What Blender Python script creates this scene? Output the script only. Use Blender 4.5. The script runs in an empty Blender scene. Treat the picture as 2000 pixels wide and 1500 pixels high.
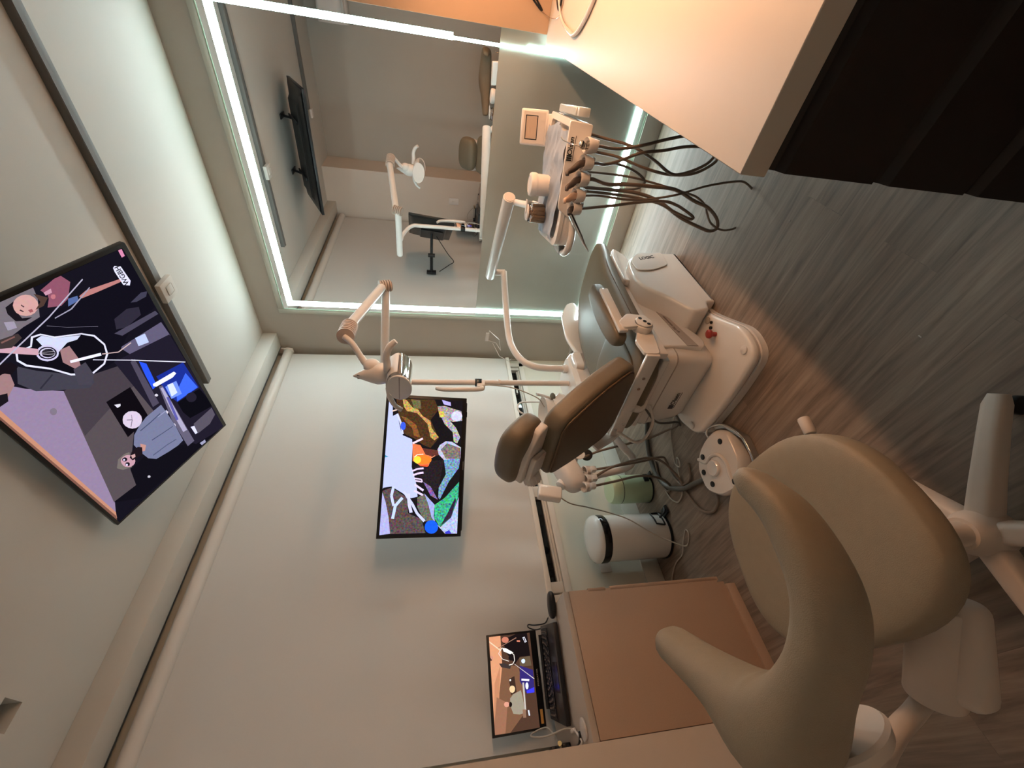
import bpy, bmesh, math, random
from mathutils import Vector, Matrix
random.seed(7)
C = bpy.context.scene.collection
PI = math.pi

# ---------------------------------------------------------------- camera, world, exposure
YAW, PITCH, ROLL, FPX = -0.7723, -0.1877, 0.0085, 804.8
CAM = Vector((2.385, -2.756, 1.35))
fw = Vector((math.sin(YAW)*math.cos(PITCH), math.cos(YAW)*math.cos(PITCH), math.sin(PITCH)))
r0 = Vector((math.cos(YAW), -math.sin(YAW), 0)); u0 = r0.cross(fw)
RT = r0*math.cos(ROLL) + u0*math.sin(ROLL); UP = -r0*math.sin(ROLL) + u0*math.cos(ROLL)
cd = bpy.data.cameras.new('camera'); cam = bpy.data.objects.new('camera', cd); C.objects.link(cam)
cd.sensor_fit = 'HORIZONTAL'; cd.sensor_width = 36; cd.lens = 36*FPX/2000; cd.clip_start = .02; cd.clip_end = 60
m = Matrix.Identity(4)
for i, ax in enumerate((-UP, RT, -fw)):
    for k in range(3): m[k][i] = ax[k]
m.translation = CAM
cam.matrix_world = m                     # the phone was held on its side, so the camera is rolled a quarter turn
bpy.context.scene.camera = cam
w = bpy.data.worlds.new('world'); bpy.context.scene.world = w; w.use_nodes = True
w.node_tree.nodes['Background'].inputs[0].default_value = (.10, .11, .13, 1)
w.node_tree.nodes['Background'].inputs[1].default_value = .3
vs = bpy.context.scene.view_settings
vs.view_transform = 'Standard'; vs.look = 'None'; vs.gamma = 1; vs.use_curve_mapping = False
vs.exposure = 0.38

LED_POWER = 29.0        # mirror light strip
WARM_POWER = 106.0      # lamp bar over the worktop
SCREEN = 1.0

# ---------------------------------------------------------------- materials
def lin(c):
    return tuple(((v/255)/12.92 if v/255 <= .04045 else ((v/255+.055)/1.055)**2.4) for v in c)
MATS = {}
def mat(name, col, rough=.5, metal=0, noise=0, nscale=30, bump=0, bscale=200, coat=0, trans=0, ior=1.45, spec=.5):
    if name in MATS: return MATS[name]
    m = bpy.data.materials.new(name); m.use_nodes = True; nt = m.node_tree; b = nt.nodes['Principled BSDF']
    b.inputs['Base Color'].default_value = (*col, 1); b.inputs['Roughness'].default_value = rough
    b.inputs['Metallic'].default_value = metal; b.inputs['Coat Weight'].default_value = coat
    b.inputs['Transmission Weight'].default_value = trans; b.inputs['IOR'].default_value = ior
    b.inputs['Specular IOR Level'].default_value = spec
    tc = nt.nodes.new('ShaderNodeTexCoord')
    if noise:
        n = nt.nodes.new('ShaderNodeTexNoise'); n.inputs['Scale'].default_value = nscale; n.inputs['Detail'].default_value = 5
        nt.links.new(tc.outputs['Object'], n.inputs['Vector'])
        mx = nt.nodes.new('ShaderNodeMix'); mx.data_type = 'RGBA'
        mx.inputs[6].default_value = (*[c*(1-noise) for c in col], 1); mx.inputs[7].default_value = (*[min(1, c*(1+noise)) for c in col], 1)
        nt.links.new(n.outputs['Fac'], mx.inputs[0]); nt.links.new(mx.outputs[2], b.inputs['Base Color'])
    if bump:
        n2 = nt.nodes.new('ShaderNodeTexNoise'); n2.inputs['Scale'].default_value = bscale; n2.inputs['Detail'].default_value = 3
        nt.links.new(tc.outputs['Object'], n2.inputs['Vector'])
        bp = nt.nodes.new('ShaderNodeBump'); bp.inputs['Strength'].default_value = bump; bp.inputs['Distance'].default_value = .002
        nt.links.new(n2.outputs['Fac'], bp.inputs['Height']); nt.links.new(bp.outputs['Normal'], b.inputs['Normal'])
    MATS[name] = m; return m
def emis(name, col, power):
    m = bpy.data.materials.new(name); m.use_nodes = True; nt = m.node_tree; nt.nodes.clear()
    e = nt.nodes.new('ShaderNodeEmission'); o = nt.nodes.new('ShaderNodeOutputMaterial')
    e.inputs[0].default_value = (*col, 1); e.inputs[1].default_value = power
    nt.links.new(e.outputs[0], o.inputs[0]); MATS[name] = m; return m

wall_m = mat('wall_paint', (.46, .425, .375), .7, noise=.03, nscale=6, bump=.15, bscale=300)
ceil_m = mat('ceiling_paint', (.54, .52, .48), .75, noise=.02, nscale=4, bump=.1, bscale=250)
lowwall_m = mat('window_wall_paint', (.62, .61, .53), .6, noise=.03, nscale=5)
white_lac = mat('white_lacquer', (.80, .76, .72), .16, coat=.5)
white_pl = mat('white_plastic', (.72, .68, .65), .3, noise=.02)
white_mat = mat('matt_white_plastic', (.60, .55, .51), .42)
alu_w = mat('white_window_frame', (.68, .64, .58), .35)
uphol = mat('taupe_upholstery', (.165, .132, .088), .43, noise=.08, nscale=60, bump=.25, bscale=500)
uphol_b = mat('brown_upholstery_back', (.125, .08, .046), .5, noise=.1, nscale=60, bump=.25, bscale=500)
stool_m = mat('stool_vinyl', (.28, .22, .15), .5, noise=.07, nscale=50, bump=.35, bscale=600)
stool_w = mat('stool_base_plastic', (.62, .53, .46), .45, noise=.03, nscale=40)
lamw = mat('worktop_laminate', (.50, .44, .375), .42, noise=.015, nscale=20)
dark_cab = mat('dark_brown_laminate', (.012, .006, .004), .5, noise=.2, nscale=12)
cab_m = mat('beige_laminate', (.48, .345, .26), .5, noise=.05, nscale=250)
black_m = mat('black_plastic', (.010, .010, .011), .35)
blackg = mat('black_gloss', (.006, .006, .007), .08)
chrome = mat('chrome', (.75, .75, .74), .12, metal=1)
alu = mat('brushed_aluminium', (.42, .44, .45), .3, metal=1, noise=.05, nscale=200)
track_m = mat('grey_track', (.135, .128, .118), .6)
hose_m = mat('grey_brown_hose', (.20, .15, .115), .4)
hose_d = mat('dark_hose', (.10, .095, .085), .4)
cable_m = mat('beige_cable', (.45, .40, .34), .45)
green_m = mat('pale_green_enamel', (.55, .68, .46), .3)
binw = mat('white_enamel', (.86, .84, .81), .2, coat=.4)
red_m = mat('red_plastic', (.35, .04, .03), .35)
glass_m = mat('clear_glass', (1, 1, 1), .02, trans=1, ior=1.3)
cloth_m = mat('blue_grey_cloth', (.33, .37, .43), .8, noise=.25, nscale=12, bump=.5, bscale=80)
orange_lam = mat('peach_laminate_panel', (.52, .36, .24), .5, noise=.02, nscale=10)
grip_m = mat('dark_handpiece_rubber', (.06, .045, .04), .45)
nightglass = mat('night_window_glass', (.004, .004, .005), .04, spec=.6)
blind_m = mat('blind_fabric', (.57, .56, .54), .85, noise=.02, nscale=150, bump=.15, bscale=700)
metal_sh = mat('steel_instrument', (.5, .5, .48), .15, metal=1)
amber_m = mat('amber_plastic', (.45, .26, .14), .25)

def floor_material():
    m = bpy.data.materials.new('vinyl_plank_floor'); m.use_nodes = True; nt = m.node_tree; N = nt.nodes; L = nt.links
    b = N['Principled BSDF']; tc = N.new('ShaderNodeTexCoord')
    br = N.new('ShaderNodeTexBrick'); br.inputs['Scale'].default_value = 1
    br.inputs['Brick Width'].default_value = 1.22; br.inputs['Row Height'].default_value = .19
    br.inputs['Mortar Size'].default_value = .0009; br.inputs['Mortar Smooth'].default_value = .2; br.offset = .37
    br.inputs['Color1'].default_value = (.30, .30, .30, 1); br.inputs['Color2'].default_value = (.72, .72, .72, 1); br.inputs['Mortar'].default_value = (.1, .1, .1, 1)
    L.new(tc.outputs['Object'], br.inputs['Vector'])
    mp = N.new('ShaderNodeMapping'); mp.inputs['Scale'].default_value = (1.6, 22, 1); L.new(tc.outputs['Object'], mp.inputs['Vector'])
    sp = N.new('ShaderNodeSeparateColor'); L.new(br.outputs['Color'], sp.inputs[0])
    cmb = N.new('ShaderNodeCombineXYZ'); mul = N.new('ShaderNodeMath'); mul.operation = 'MULTIPLY'; mul.inputs[1].default_value = 37
    L.new(sp.outputs[0], mul.inputs[0]); L.new(mul.outputs[0], cmb.inputs['X']); L.new(mul.outputs[0], cmb.inputs['Z'])
    ad = N.new('ShaderNodeVectorMath'); L.new(mp.outputs[0], ad.inputs[0]); L.new(cmb.outputs[0], ad.inputs[1])
    n = N.new('ShaderNodeTexNoise'); n.inputs['Scale'].default_value = 1.6; n.inputs['Detail'].default_value = 8; n.inputs['Roughness'].default_value = .62
    n.inputs['Distortion'].default_value = .6; L.new(ad.outputs[0], n.inputs['Vector'])
    mp2 = N.new('ShaderNodeMapping'); mp2.inputs['Scale'].default_value = (3, 150, 1); L.new(tc.outputs['Object'], mp2.inputs['Vector'])
    n2 = N.new('ShaderNodeTexNoise'); n2.inputs['Scale'].default_value = 1.5; n2.inputs['Detail'].default_value = 4; L.new(mp2.outputs[0], n2.inputs['Vector'])
    r = N.new('ShaderNodeValToRGB'); e = r.color_ramp.elements
    e[0].position = .32; e[0].color = (.165, .118, .088, 1); e[1].position = .70; e[1].color = (.37, .285, .22, 1)
    k = r.color_ramp.elements.new(.5); k.color = (.265, .197, .15, 1)
    L.new(n.outputs['Fac'], r.inputs[0])
    mx = N.new('ShaderNodeMix'); mx.data_type = 'RGBA'; mx.blend_type = 'MULTIPLY'; mx.inputs[0].default_value = .122
    r2 = N.new('ShaderNodeValToRGB'); r2.color_ramp.elements[0].position = .3; r2.color_ramp.elements[1].position = .65
    r2.color_ramp.elements[0].color = (.55, .55, .55, 1); L.new(n2.outputs['Fac'], r2.inputs[0])
    L.new(r.outputs[0], mx.inputs[6]); L.new(r2.outputs[0], mx.inputs[7])
    mx2 = N.new('ShaderNodeMix'); mx2.data_type = 'RGBA'; mx2.blend_type = 'MULTIPLY'; mx2.inputs[0].default_value = .30
    L.new(mx.outputs[2], mx2.inputs[6]); L.new(br.outputs['Color'], mx2.inputs[7])
    L.new(mx2.outputs[2], b.inputs['Base Color']); b.inputs['Roughness'].default_value = .5
    bp = N.new('ShaderNodeBump'); bp.inputs['Strength'].default_value = .08; bp.inputs['Distance'].default_value = .001
    L.new(n2.outputs['Fac'], bp.inputs['Height']); L.new(bp.outputs['Normal'], b.inputs['Normal'])
    return m
floor_m = floor_material()
mirror_m = mat('mirror_silver', (.80, .81, .80), .008, metal=1)
frost_m = mat('frosted_mirror', (.56, .60, .57), .36, metal=.68, noise=.06, nscale=5)
led_m = emis('led_cool_white', (.80, .97, 1.0), LED_POWER)
led_e = emis('led_strip_edge', (.60, 1.0, .82), LED_POWER*.6)
warm_m = emis('warm_lamp_diffuser', (1.0, .54, .29), WARM_POWER)

def screen_material(name, power):
    m = bpy.data.materials.new(name); m.use_nodes = True; nt = m.node_tree; N = nt.nodes; L = nt.links; N.clear()
    o = N.new('ShaderNodeOutputMaterial'); e = N.new('ShaderNodeEmission'); a = N.new('ShaderNodeAttribute'); a.attribute_name = 'Col'
    tc = N.new('ShaderNodeTexCoord'); n = N.new('ShaderNodeTexNoise'); n.inputs['Scale'].default_value = 110; n.inputs['Detail'].default_value = 4
    L.new(tc.outputs['Object'], n.inputs['Vector'])
    s = N.new('ShaderNodeVectorMath'); s.operation = 'SUBTRACT'; s.inputs[1].default_value = (.5, .5, .5); L.new(n.outputs['Color'], s.inputs[0])
    sc = N.new('ShaderNodeVectorMath'); sc.operation = 'SCALE'; L.new(s.outputs[0], sc.inputs[0]); 
    mu = N.new('ShaderNodeMath'); mu.operation = 'MULTIPLY'; mu.inputs[1].default_value = 2.2; L.new(a.outputs['Alpha'], mu.inputs[0]); L.new(mu.outputs[0], sc.inputs['Scale'])
    ml = N.new('ShaderNodeVectorMath'); ml.operation = 'MULTIPLY'; L.new(sc.outputs[0], ml.inputs[0]); L.new(a.outputs['Color'], ml.inputs[1])
    m2 = N.new('ShaderNodeVectorMath'); m2.operation = 'SCALE'; m2.inputs['Scale'].default_value = 2.0; L.new(ml.outputs[0], m2.inputs[0])
    ad = N.new('ShaderNodeVectorMath'); L.new(a.outputs['Color'], ad.inputs[0]); L.new(m2.outputs[0], ad.inputs[1])
    mx = N.new('ShaderNodeVectorMath'); mx.operation = 'MAXIMUM'; L.new(ad.outputs[0], mx.inputs[0])
    L.new(mx.outputs[0], e.inputs[0]); e.inputs[1].default_value = power; L.new(e.outputs[0], o.inputs[0]); return m
scr_m = screen_material('lit_screen', SCREEN)

# ---------------------------------------------------------------- mesh helpers (all return a bmesh in room coordinates)
def new(): return bmesh.new()
def merge(*bms):
    a = bms[0]
    for b in bms[1:]:
        me = bpy.data.meshes.new('tmp'); b.to_mesh(me); b.free(); a.from_mesh(me); bpy.data.meshes.remove(me)
    return a
def xf(bm, M): bmesh.ops.transform(bm, matrix=M, verts=bm.verts); return bm
def box(c, s, bev=0, seg=2, M=None):
    bm = new(); bmesh.ops.create_cube(bm, size=1)
    bmesh.ops.scale(bm, vec=s, verts=bm.verts)
    if bev: bmesh.ops.bevel(bm, geom=bm.edges[:], offset=bev, segments=seg, profile=.5, affect='EDGES')
    bmesh.ops.translate(bm, vec=c, verts=bm.verts)
    return xf(bm, M) if M else bm
def bx(x0, x1, y0, y1, z0, z1, bev=0, seg=2, M=None):
    return box(((x0+x1)/2, (y0+y1)/2, (z0+z1)/2), (x1-x0, y1-y0, z1-z0), bev, seg, M)
def basis(d):
    d = Vector(d).normalized(); a = Vector((0, 0, 1)) if abs(d.z) < .9 else Vector((1, 0, 0))
    u = d.cross(a).normalized(); return u, d.cross(u).normalized()
def catmull(P, k=6):
    P = [Vector(p) for p in P]
    if len(P) < 3: return P
    Q = [P[0]*2-P[1]] + P + [P[-1]*2-P[-2]]; out = []
    for i in range(1, len(Q)-2):
        for j in range(k):
            t = j/k; a, b, c, d = Q[i-1:i+3]
            out.append(.5*((2*b)+(c-a)*t+(2*a-5*b+4*c-d)*t*t+(3*b-a-3*c+d)*t**3))
    out.append(P[-1]); return out
def sweep(P, prof, cap=True):
    """P list of points; prof(i,n)-> list of (u,v) ring offsets; parallel transport"""
    bm = new(); n = len(P); rings = []; T = (P[1]-P[0]).normalized(); U, V = basis(T)
    for i, p in enumerate(P):
        t = (P[min(i+1, n-1)]-P[max(i-1, 0)]).normalized()
        if i:
            ax = T.cross(t)
            if ax.length > 1e-7:
                R = Matrix.Rotation(T.angle(t), 3, ax.normalized()); U = R @ U; V = R @ V
            T = t
        rings.append([bm.verts.new(p+U*a+V*b) for a, b in prof(i, n)])
    k = len(rings[0])
    for i in range(n-1):
        for j in range(k):
            bm.faces.new((rings[i][j], rings[i+1][j], rings[i+1][(j+1) % k], rings[i][(j+1) % k]))
    if cap: bm.faces.new(rings[0]); bm.faces.new(rings[-1][::-1])
    bmesh.ops.recalc_face_normals(bm, faces=bm.faces); return bm
def tube(P, r, seg=12, k=6, smooth=True):
    P = catmull(P, k) if smooth else [Vector(p) for p in P]
    def prof(i, n):
        t = i/(n-1); rr = r if not isinstance(r, (list, tuple)) else (lambda f: r[int(f)]*(1-(f-int(f)))+r[min(int(f)+1, len(r)-1)]*(f-int(f)))(t*(len(r)-1))
        return [(rr*math.cos(2*PI*j/seg), rr*math.sin(2*PI*j/seg)) for j in range(seg)]
    return sweep(P, prof)
def cyl(p0, p1, r, r2=None, seg=32, bev=0):
    p0 = Vector(p0); p1 = Vector(p1); r2 = r if r2 is None else r2
    if bev:
        d = (p1-p0).normalized(); L = (p1-p0).length
        return lathe([(0, 0), (max(r-bev, 0), 0), (r-bev*.3, bev*.3), (r, bev), (r2, L-bev), (r2-bev*.3, L-bev*.3), (max(r2-bev, 0), L), (0, L)], p0, d, seg)
    return tube([p0, p1], [r, r2], seg, smooth=False)
def lathe(prof, loc=(0, 0, 0), axis=(0, 0, 1), seg=40):
    bm = new(); U, V = basis(axis); A = Vector(axis).normalized(); loc = Vector(loc); rings = []
    for r, z in prof:
        if r < 1e-6: rings.append([bm.verts.new(loc+A*z)])
        else: rings.append([bm.verts.new(loc+A*z+U*r*math.cos(2*PI*j/seg)+V*r*math.sin(2*PI*j/seg)) for j in range(seg)])
    for a, b in zip(rings[:-1], rings[1:]):
        for j in range(seg):
            q = (j+1) % seg
            if len(a) == 1 and len(b) == 1: continue
            if len(a) == 1: bm.faces.new((a[0], b[q], b[j]))
            elif len(b) == 1: bm.faces.new((a[j], a[q], b[0]))
            else: bm.faces.new((a[j], a[q], b[q], b[j]))
    bmesh.ops.recalc_face_normals(bm, faces=bm.faces); return bm
def prism(poly, h0, h1, M=None, bev=0, seg=3):
    """poly in local xy, extruded along local z, then M"""
    bm = new(); a = [bm.verts.new((x, y, h0)) for x, y in poly]; b = [bm.verts.new((x, y, h1)) for x, y in poly]; n = len(poly)
    bm.faces.new(a[::-1]); bm.faces.new(b)
    for i in range(n): bm.faces.new((a[i], a[(i+1) % n], b[(i+1) % n], b[i]))
    bmesh.ops.recalc_face_normals(bm, faces=bm.faces)
    if bev:
        es = [e for e in bm.edges if abs(e.verts[0].co.z-e.verts[1].co.z) < 1e-6]
        bmesh.ops.bevel(bm, geom=es, offset=bev, segments=seg, profile=.6, affect='EDGES')
    return xf(bm, M) if M else bm
YZ = Matrix(((0, 0, 1, 0), (1, 0, 0, 0), (0, 1, 0, 0), (0, 0, 0, 1)))       # local (x,y,z) -> room (y,z,x): side profiles
def roundpoly(P, r, k=5):
    out = []; n = len(P)
    for i in range(n):
        a, b, c = Vector(P[i-1]), Vector(P[i]), Vector(P[(i+1) % n])
        rr = r[i] if isinstance(r, (list, tuple)) else r
        u = (a-b); v = (c-b); d = min(rr, u.length*.48, v.length*.48)
        p = b+u.normalized()*d; q = b+v.normalized()*d
        for j in range(k+1):
            t = j/k; out.append(tuple((p*(1-t)**2+b*2*t*(1-t)+q*t*t)))
    return out
def superell(c, s, n1=.5, n2=.5, M=None, seg=36, rings=20, f=None):
    """superellipsoid pad, s = half sizes"""
    bm = new(); R = []
    def sp(v, e): return math.copysign(abs(v)**e, v)
    for i in range(rings+1):
        ph = -PI/2+PI*i/rings
        if i in (0, rings): R.append([bm.verts.new((0, 0, s[2]*sp(math.sin(ph), n1)))]); continue
        R.append([bm.verts.new((s[0]*sp(math.cos(ph), n1)*sp(math.cos(th), n2), s[1]*sp(math.cos(ph), n1)*sp(math.sin(th), n2), s[2]*sp(math.sin(ph), n1))) for th in [2*PI*j/seg for j in range(seg)]])
    for a, b in zip(R[:-1], R[1:]):
        for j in range(seg):
            q = (j+1) % seg
            if len(a) == 1: bm.faces.new((a[0], b[q], b[j]))
            elif len(b) == 1: bm.faces.new((a[j], a[q], b[0]))
            else: bm.faces.new((a[j], a[q], b[q], b[j]))
    if f:
        for v in bm.verts: v.co = Vector(f(*v.co))
    bmesh.ops.recalc_face_normals(bm, faces=bm.faces)
    if M: xf(bm, M)
    bmesh.ops.translate(bm, vec=c, verts=bm.verts); return bm
def loft(sections, cap=True):
    bm = new(); R = [[bm.verts.new(p) for p in s] for s in sections]; k = len(R[0])
    for a, b in zip(R[:-1], R[1:]):
        for j in range(k): bm.faces.new((a[j], a[(j+1) % k], b[(j+1) % k], b[j]))
    if cap: bm.faces.new(R[0][::-1]); bm.faces.new(R[-1])
    bmesh.ops.recalc_face_normals(bm, faces=bm.faces); return bm

# ---------------------------------------------------------------- object helpers
ORG = {}
def thing(name, label, cat, loc, group=None):
    o = bpy.data.objects.new(name, None); C.objects.link(o); o.location = loc; o.empty_display_size = .05
    o['label'] = label; o['category'] = cat
    if group: o['group'] = group
    ORG[o.name] = Vector(loc); return o
def obj(name, bm, material, parent=None, label=None, org=None, sharp=38, smooth=True):
    me = bpy.data.meshes.new(name)
    o = bpy.data.objects.new(name, me); C.objects.link(o)
    if parent: off = ORG[parent.name]; o.parent = parent
    else: off = Vector(org) if org is not None else Vector((0, 0, 0)); o.location = off
    if off.length: bmesh.ops.translate(bm, vec=-off, verts=bm.verts)
    bm.to_mesh(me); bm.free()
    for m_ in (material if isinstance(material, (list, tuple)) else [material]): me.materials.append(m_)
    if smooth:
        for p in me.polygons: p.use_smooth = True
        me.set_sharp_from_angle(angle=math.radians(sharp))
    ORG[o.name] = off
    if label: o['label'] = label
    return o
def single(name, label, cat, bm, material, group=None, **k):
    xs = [v.co for v in bm.verts]; org = Vector(((min(v.x for v in xs)+max(v.x for v in xs))/2, (min(v.y for v in xs)+max(v.y for v in xs))/2, min(v.z for v in xs)))
    o = obj(name, bm, material, org=org, **k); o['label'] = label; o['category'] = cat
    if group: o['group'] = group
    return o
def struct(name, bm, material, label=None, **k):
    o = obj(name, bm, material, **k); o['kind'] = 'structure'
    if label: o['label'] = label
    return o
def text(name, s, size, M, material, parent, depth=.0006, shear=0, sx=1):
    cu = bpy.data.curves.new(name, 'FONT'); cu.body = s; cu.size = size; cu.extrude = depth; cu.align_x = 'CENTER'; cu.align_y = 'CENTER'; cu.shear = shear; cu.offset = size*.012
    t = bpy.data.objects.new('tmp', cu); C.objects.link(t); dg = bpy.context.evaluated_depsgraph_get()
    me = bpy.data.meshes.new_from_object(t.evaluated_get(dg)); bpy.data.objects.remove(t)
    bm = new(); bm.from_mesh(me); bpy.data.meshes.remove(me); bmesh.ops.scale(bm, vec=(sx, 1, 1), verts=bm.verts); xf(bm, M)
    return obj(name, bm, material, parent, smooth=False)
def frame(c, x, y):
    """matrix whose columns are x, y, x cross y at c"""
    x = Vector(x).normalized(); y = Vector(y); y = (y-x*y.dot(x)).normalized(); z = x.cross(y)
    M = Matrix.Identity(4)
    for i, a in enumerate((x, y, z)):
        for k in range(3): M[k][i] = a[k]
    M.translation = Vector(c); return M
def clip_poly(P, w, h):
    for ax, lim, sg in ((0, w, 1), (0, -w, -1), (1, h, 1), (1, -h, -1)):
        out = []
        for i in range(len(P)):
            a, b = P[i-1], P[i]; ia = sg*a[ax] <= sg*lim; ib = sg*b[ax] <= sg*lim
            if ia != ib:
                t = (lim-a[ax])/(b[ax]-a[ax]); out.append(tuple(a[k]+(b[k]-a[k])*t for k in (0, 1)))
            if ib: out.append(b)
        P = out
        if len(P) < 3: return []
    return P
def picture(name, pic, W, H, M, parent, gain=1.0, back=(20, 18, 28)):
    """flat screen image of coloured shapes, local x right, y up, z towards the viewer"""
    bm = new(); cl = bm.loops.layers.float_color.new('Col'); step = .00003
    for i, (col, P) in enumerate([(back, [(-W/2, -H/2), (W/2, -H/2), (W/2, H/2), (-W/2, H/2)])]+pic):
        P = clip_poly([tuple(p) for p in P], W/2, H/2)
        if len(P) < 3: continue
        vs_ = [bm.verts.new((a, b, step*i)) for a, b in P]
        try: f = bm.faces.new(vs_)
        except ValueError: continue
        f.normal_update()
        if f.normal.z < 0: f.normal_flip()
        l = lin(col[:3])
        for lp in f.loops: lp[cl] = (l[0]*gain, l[1]*gain, l[2]*gain, col[3] if len(col) > 3 else .06)
    bmesh.ops.triangulate(bm, faces=bm.faces[:])
    xf(bm, M); return obj(name, bm, scr_m, parent, smooth=False)
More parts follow.
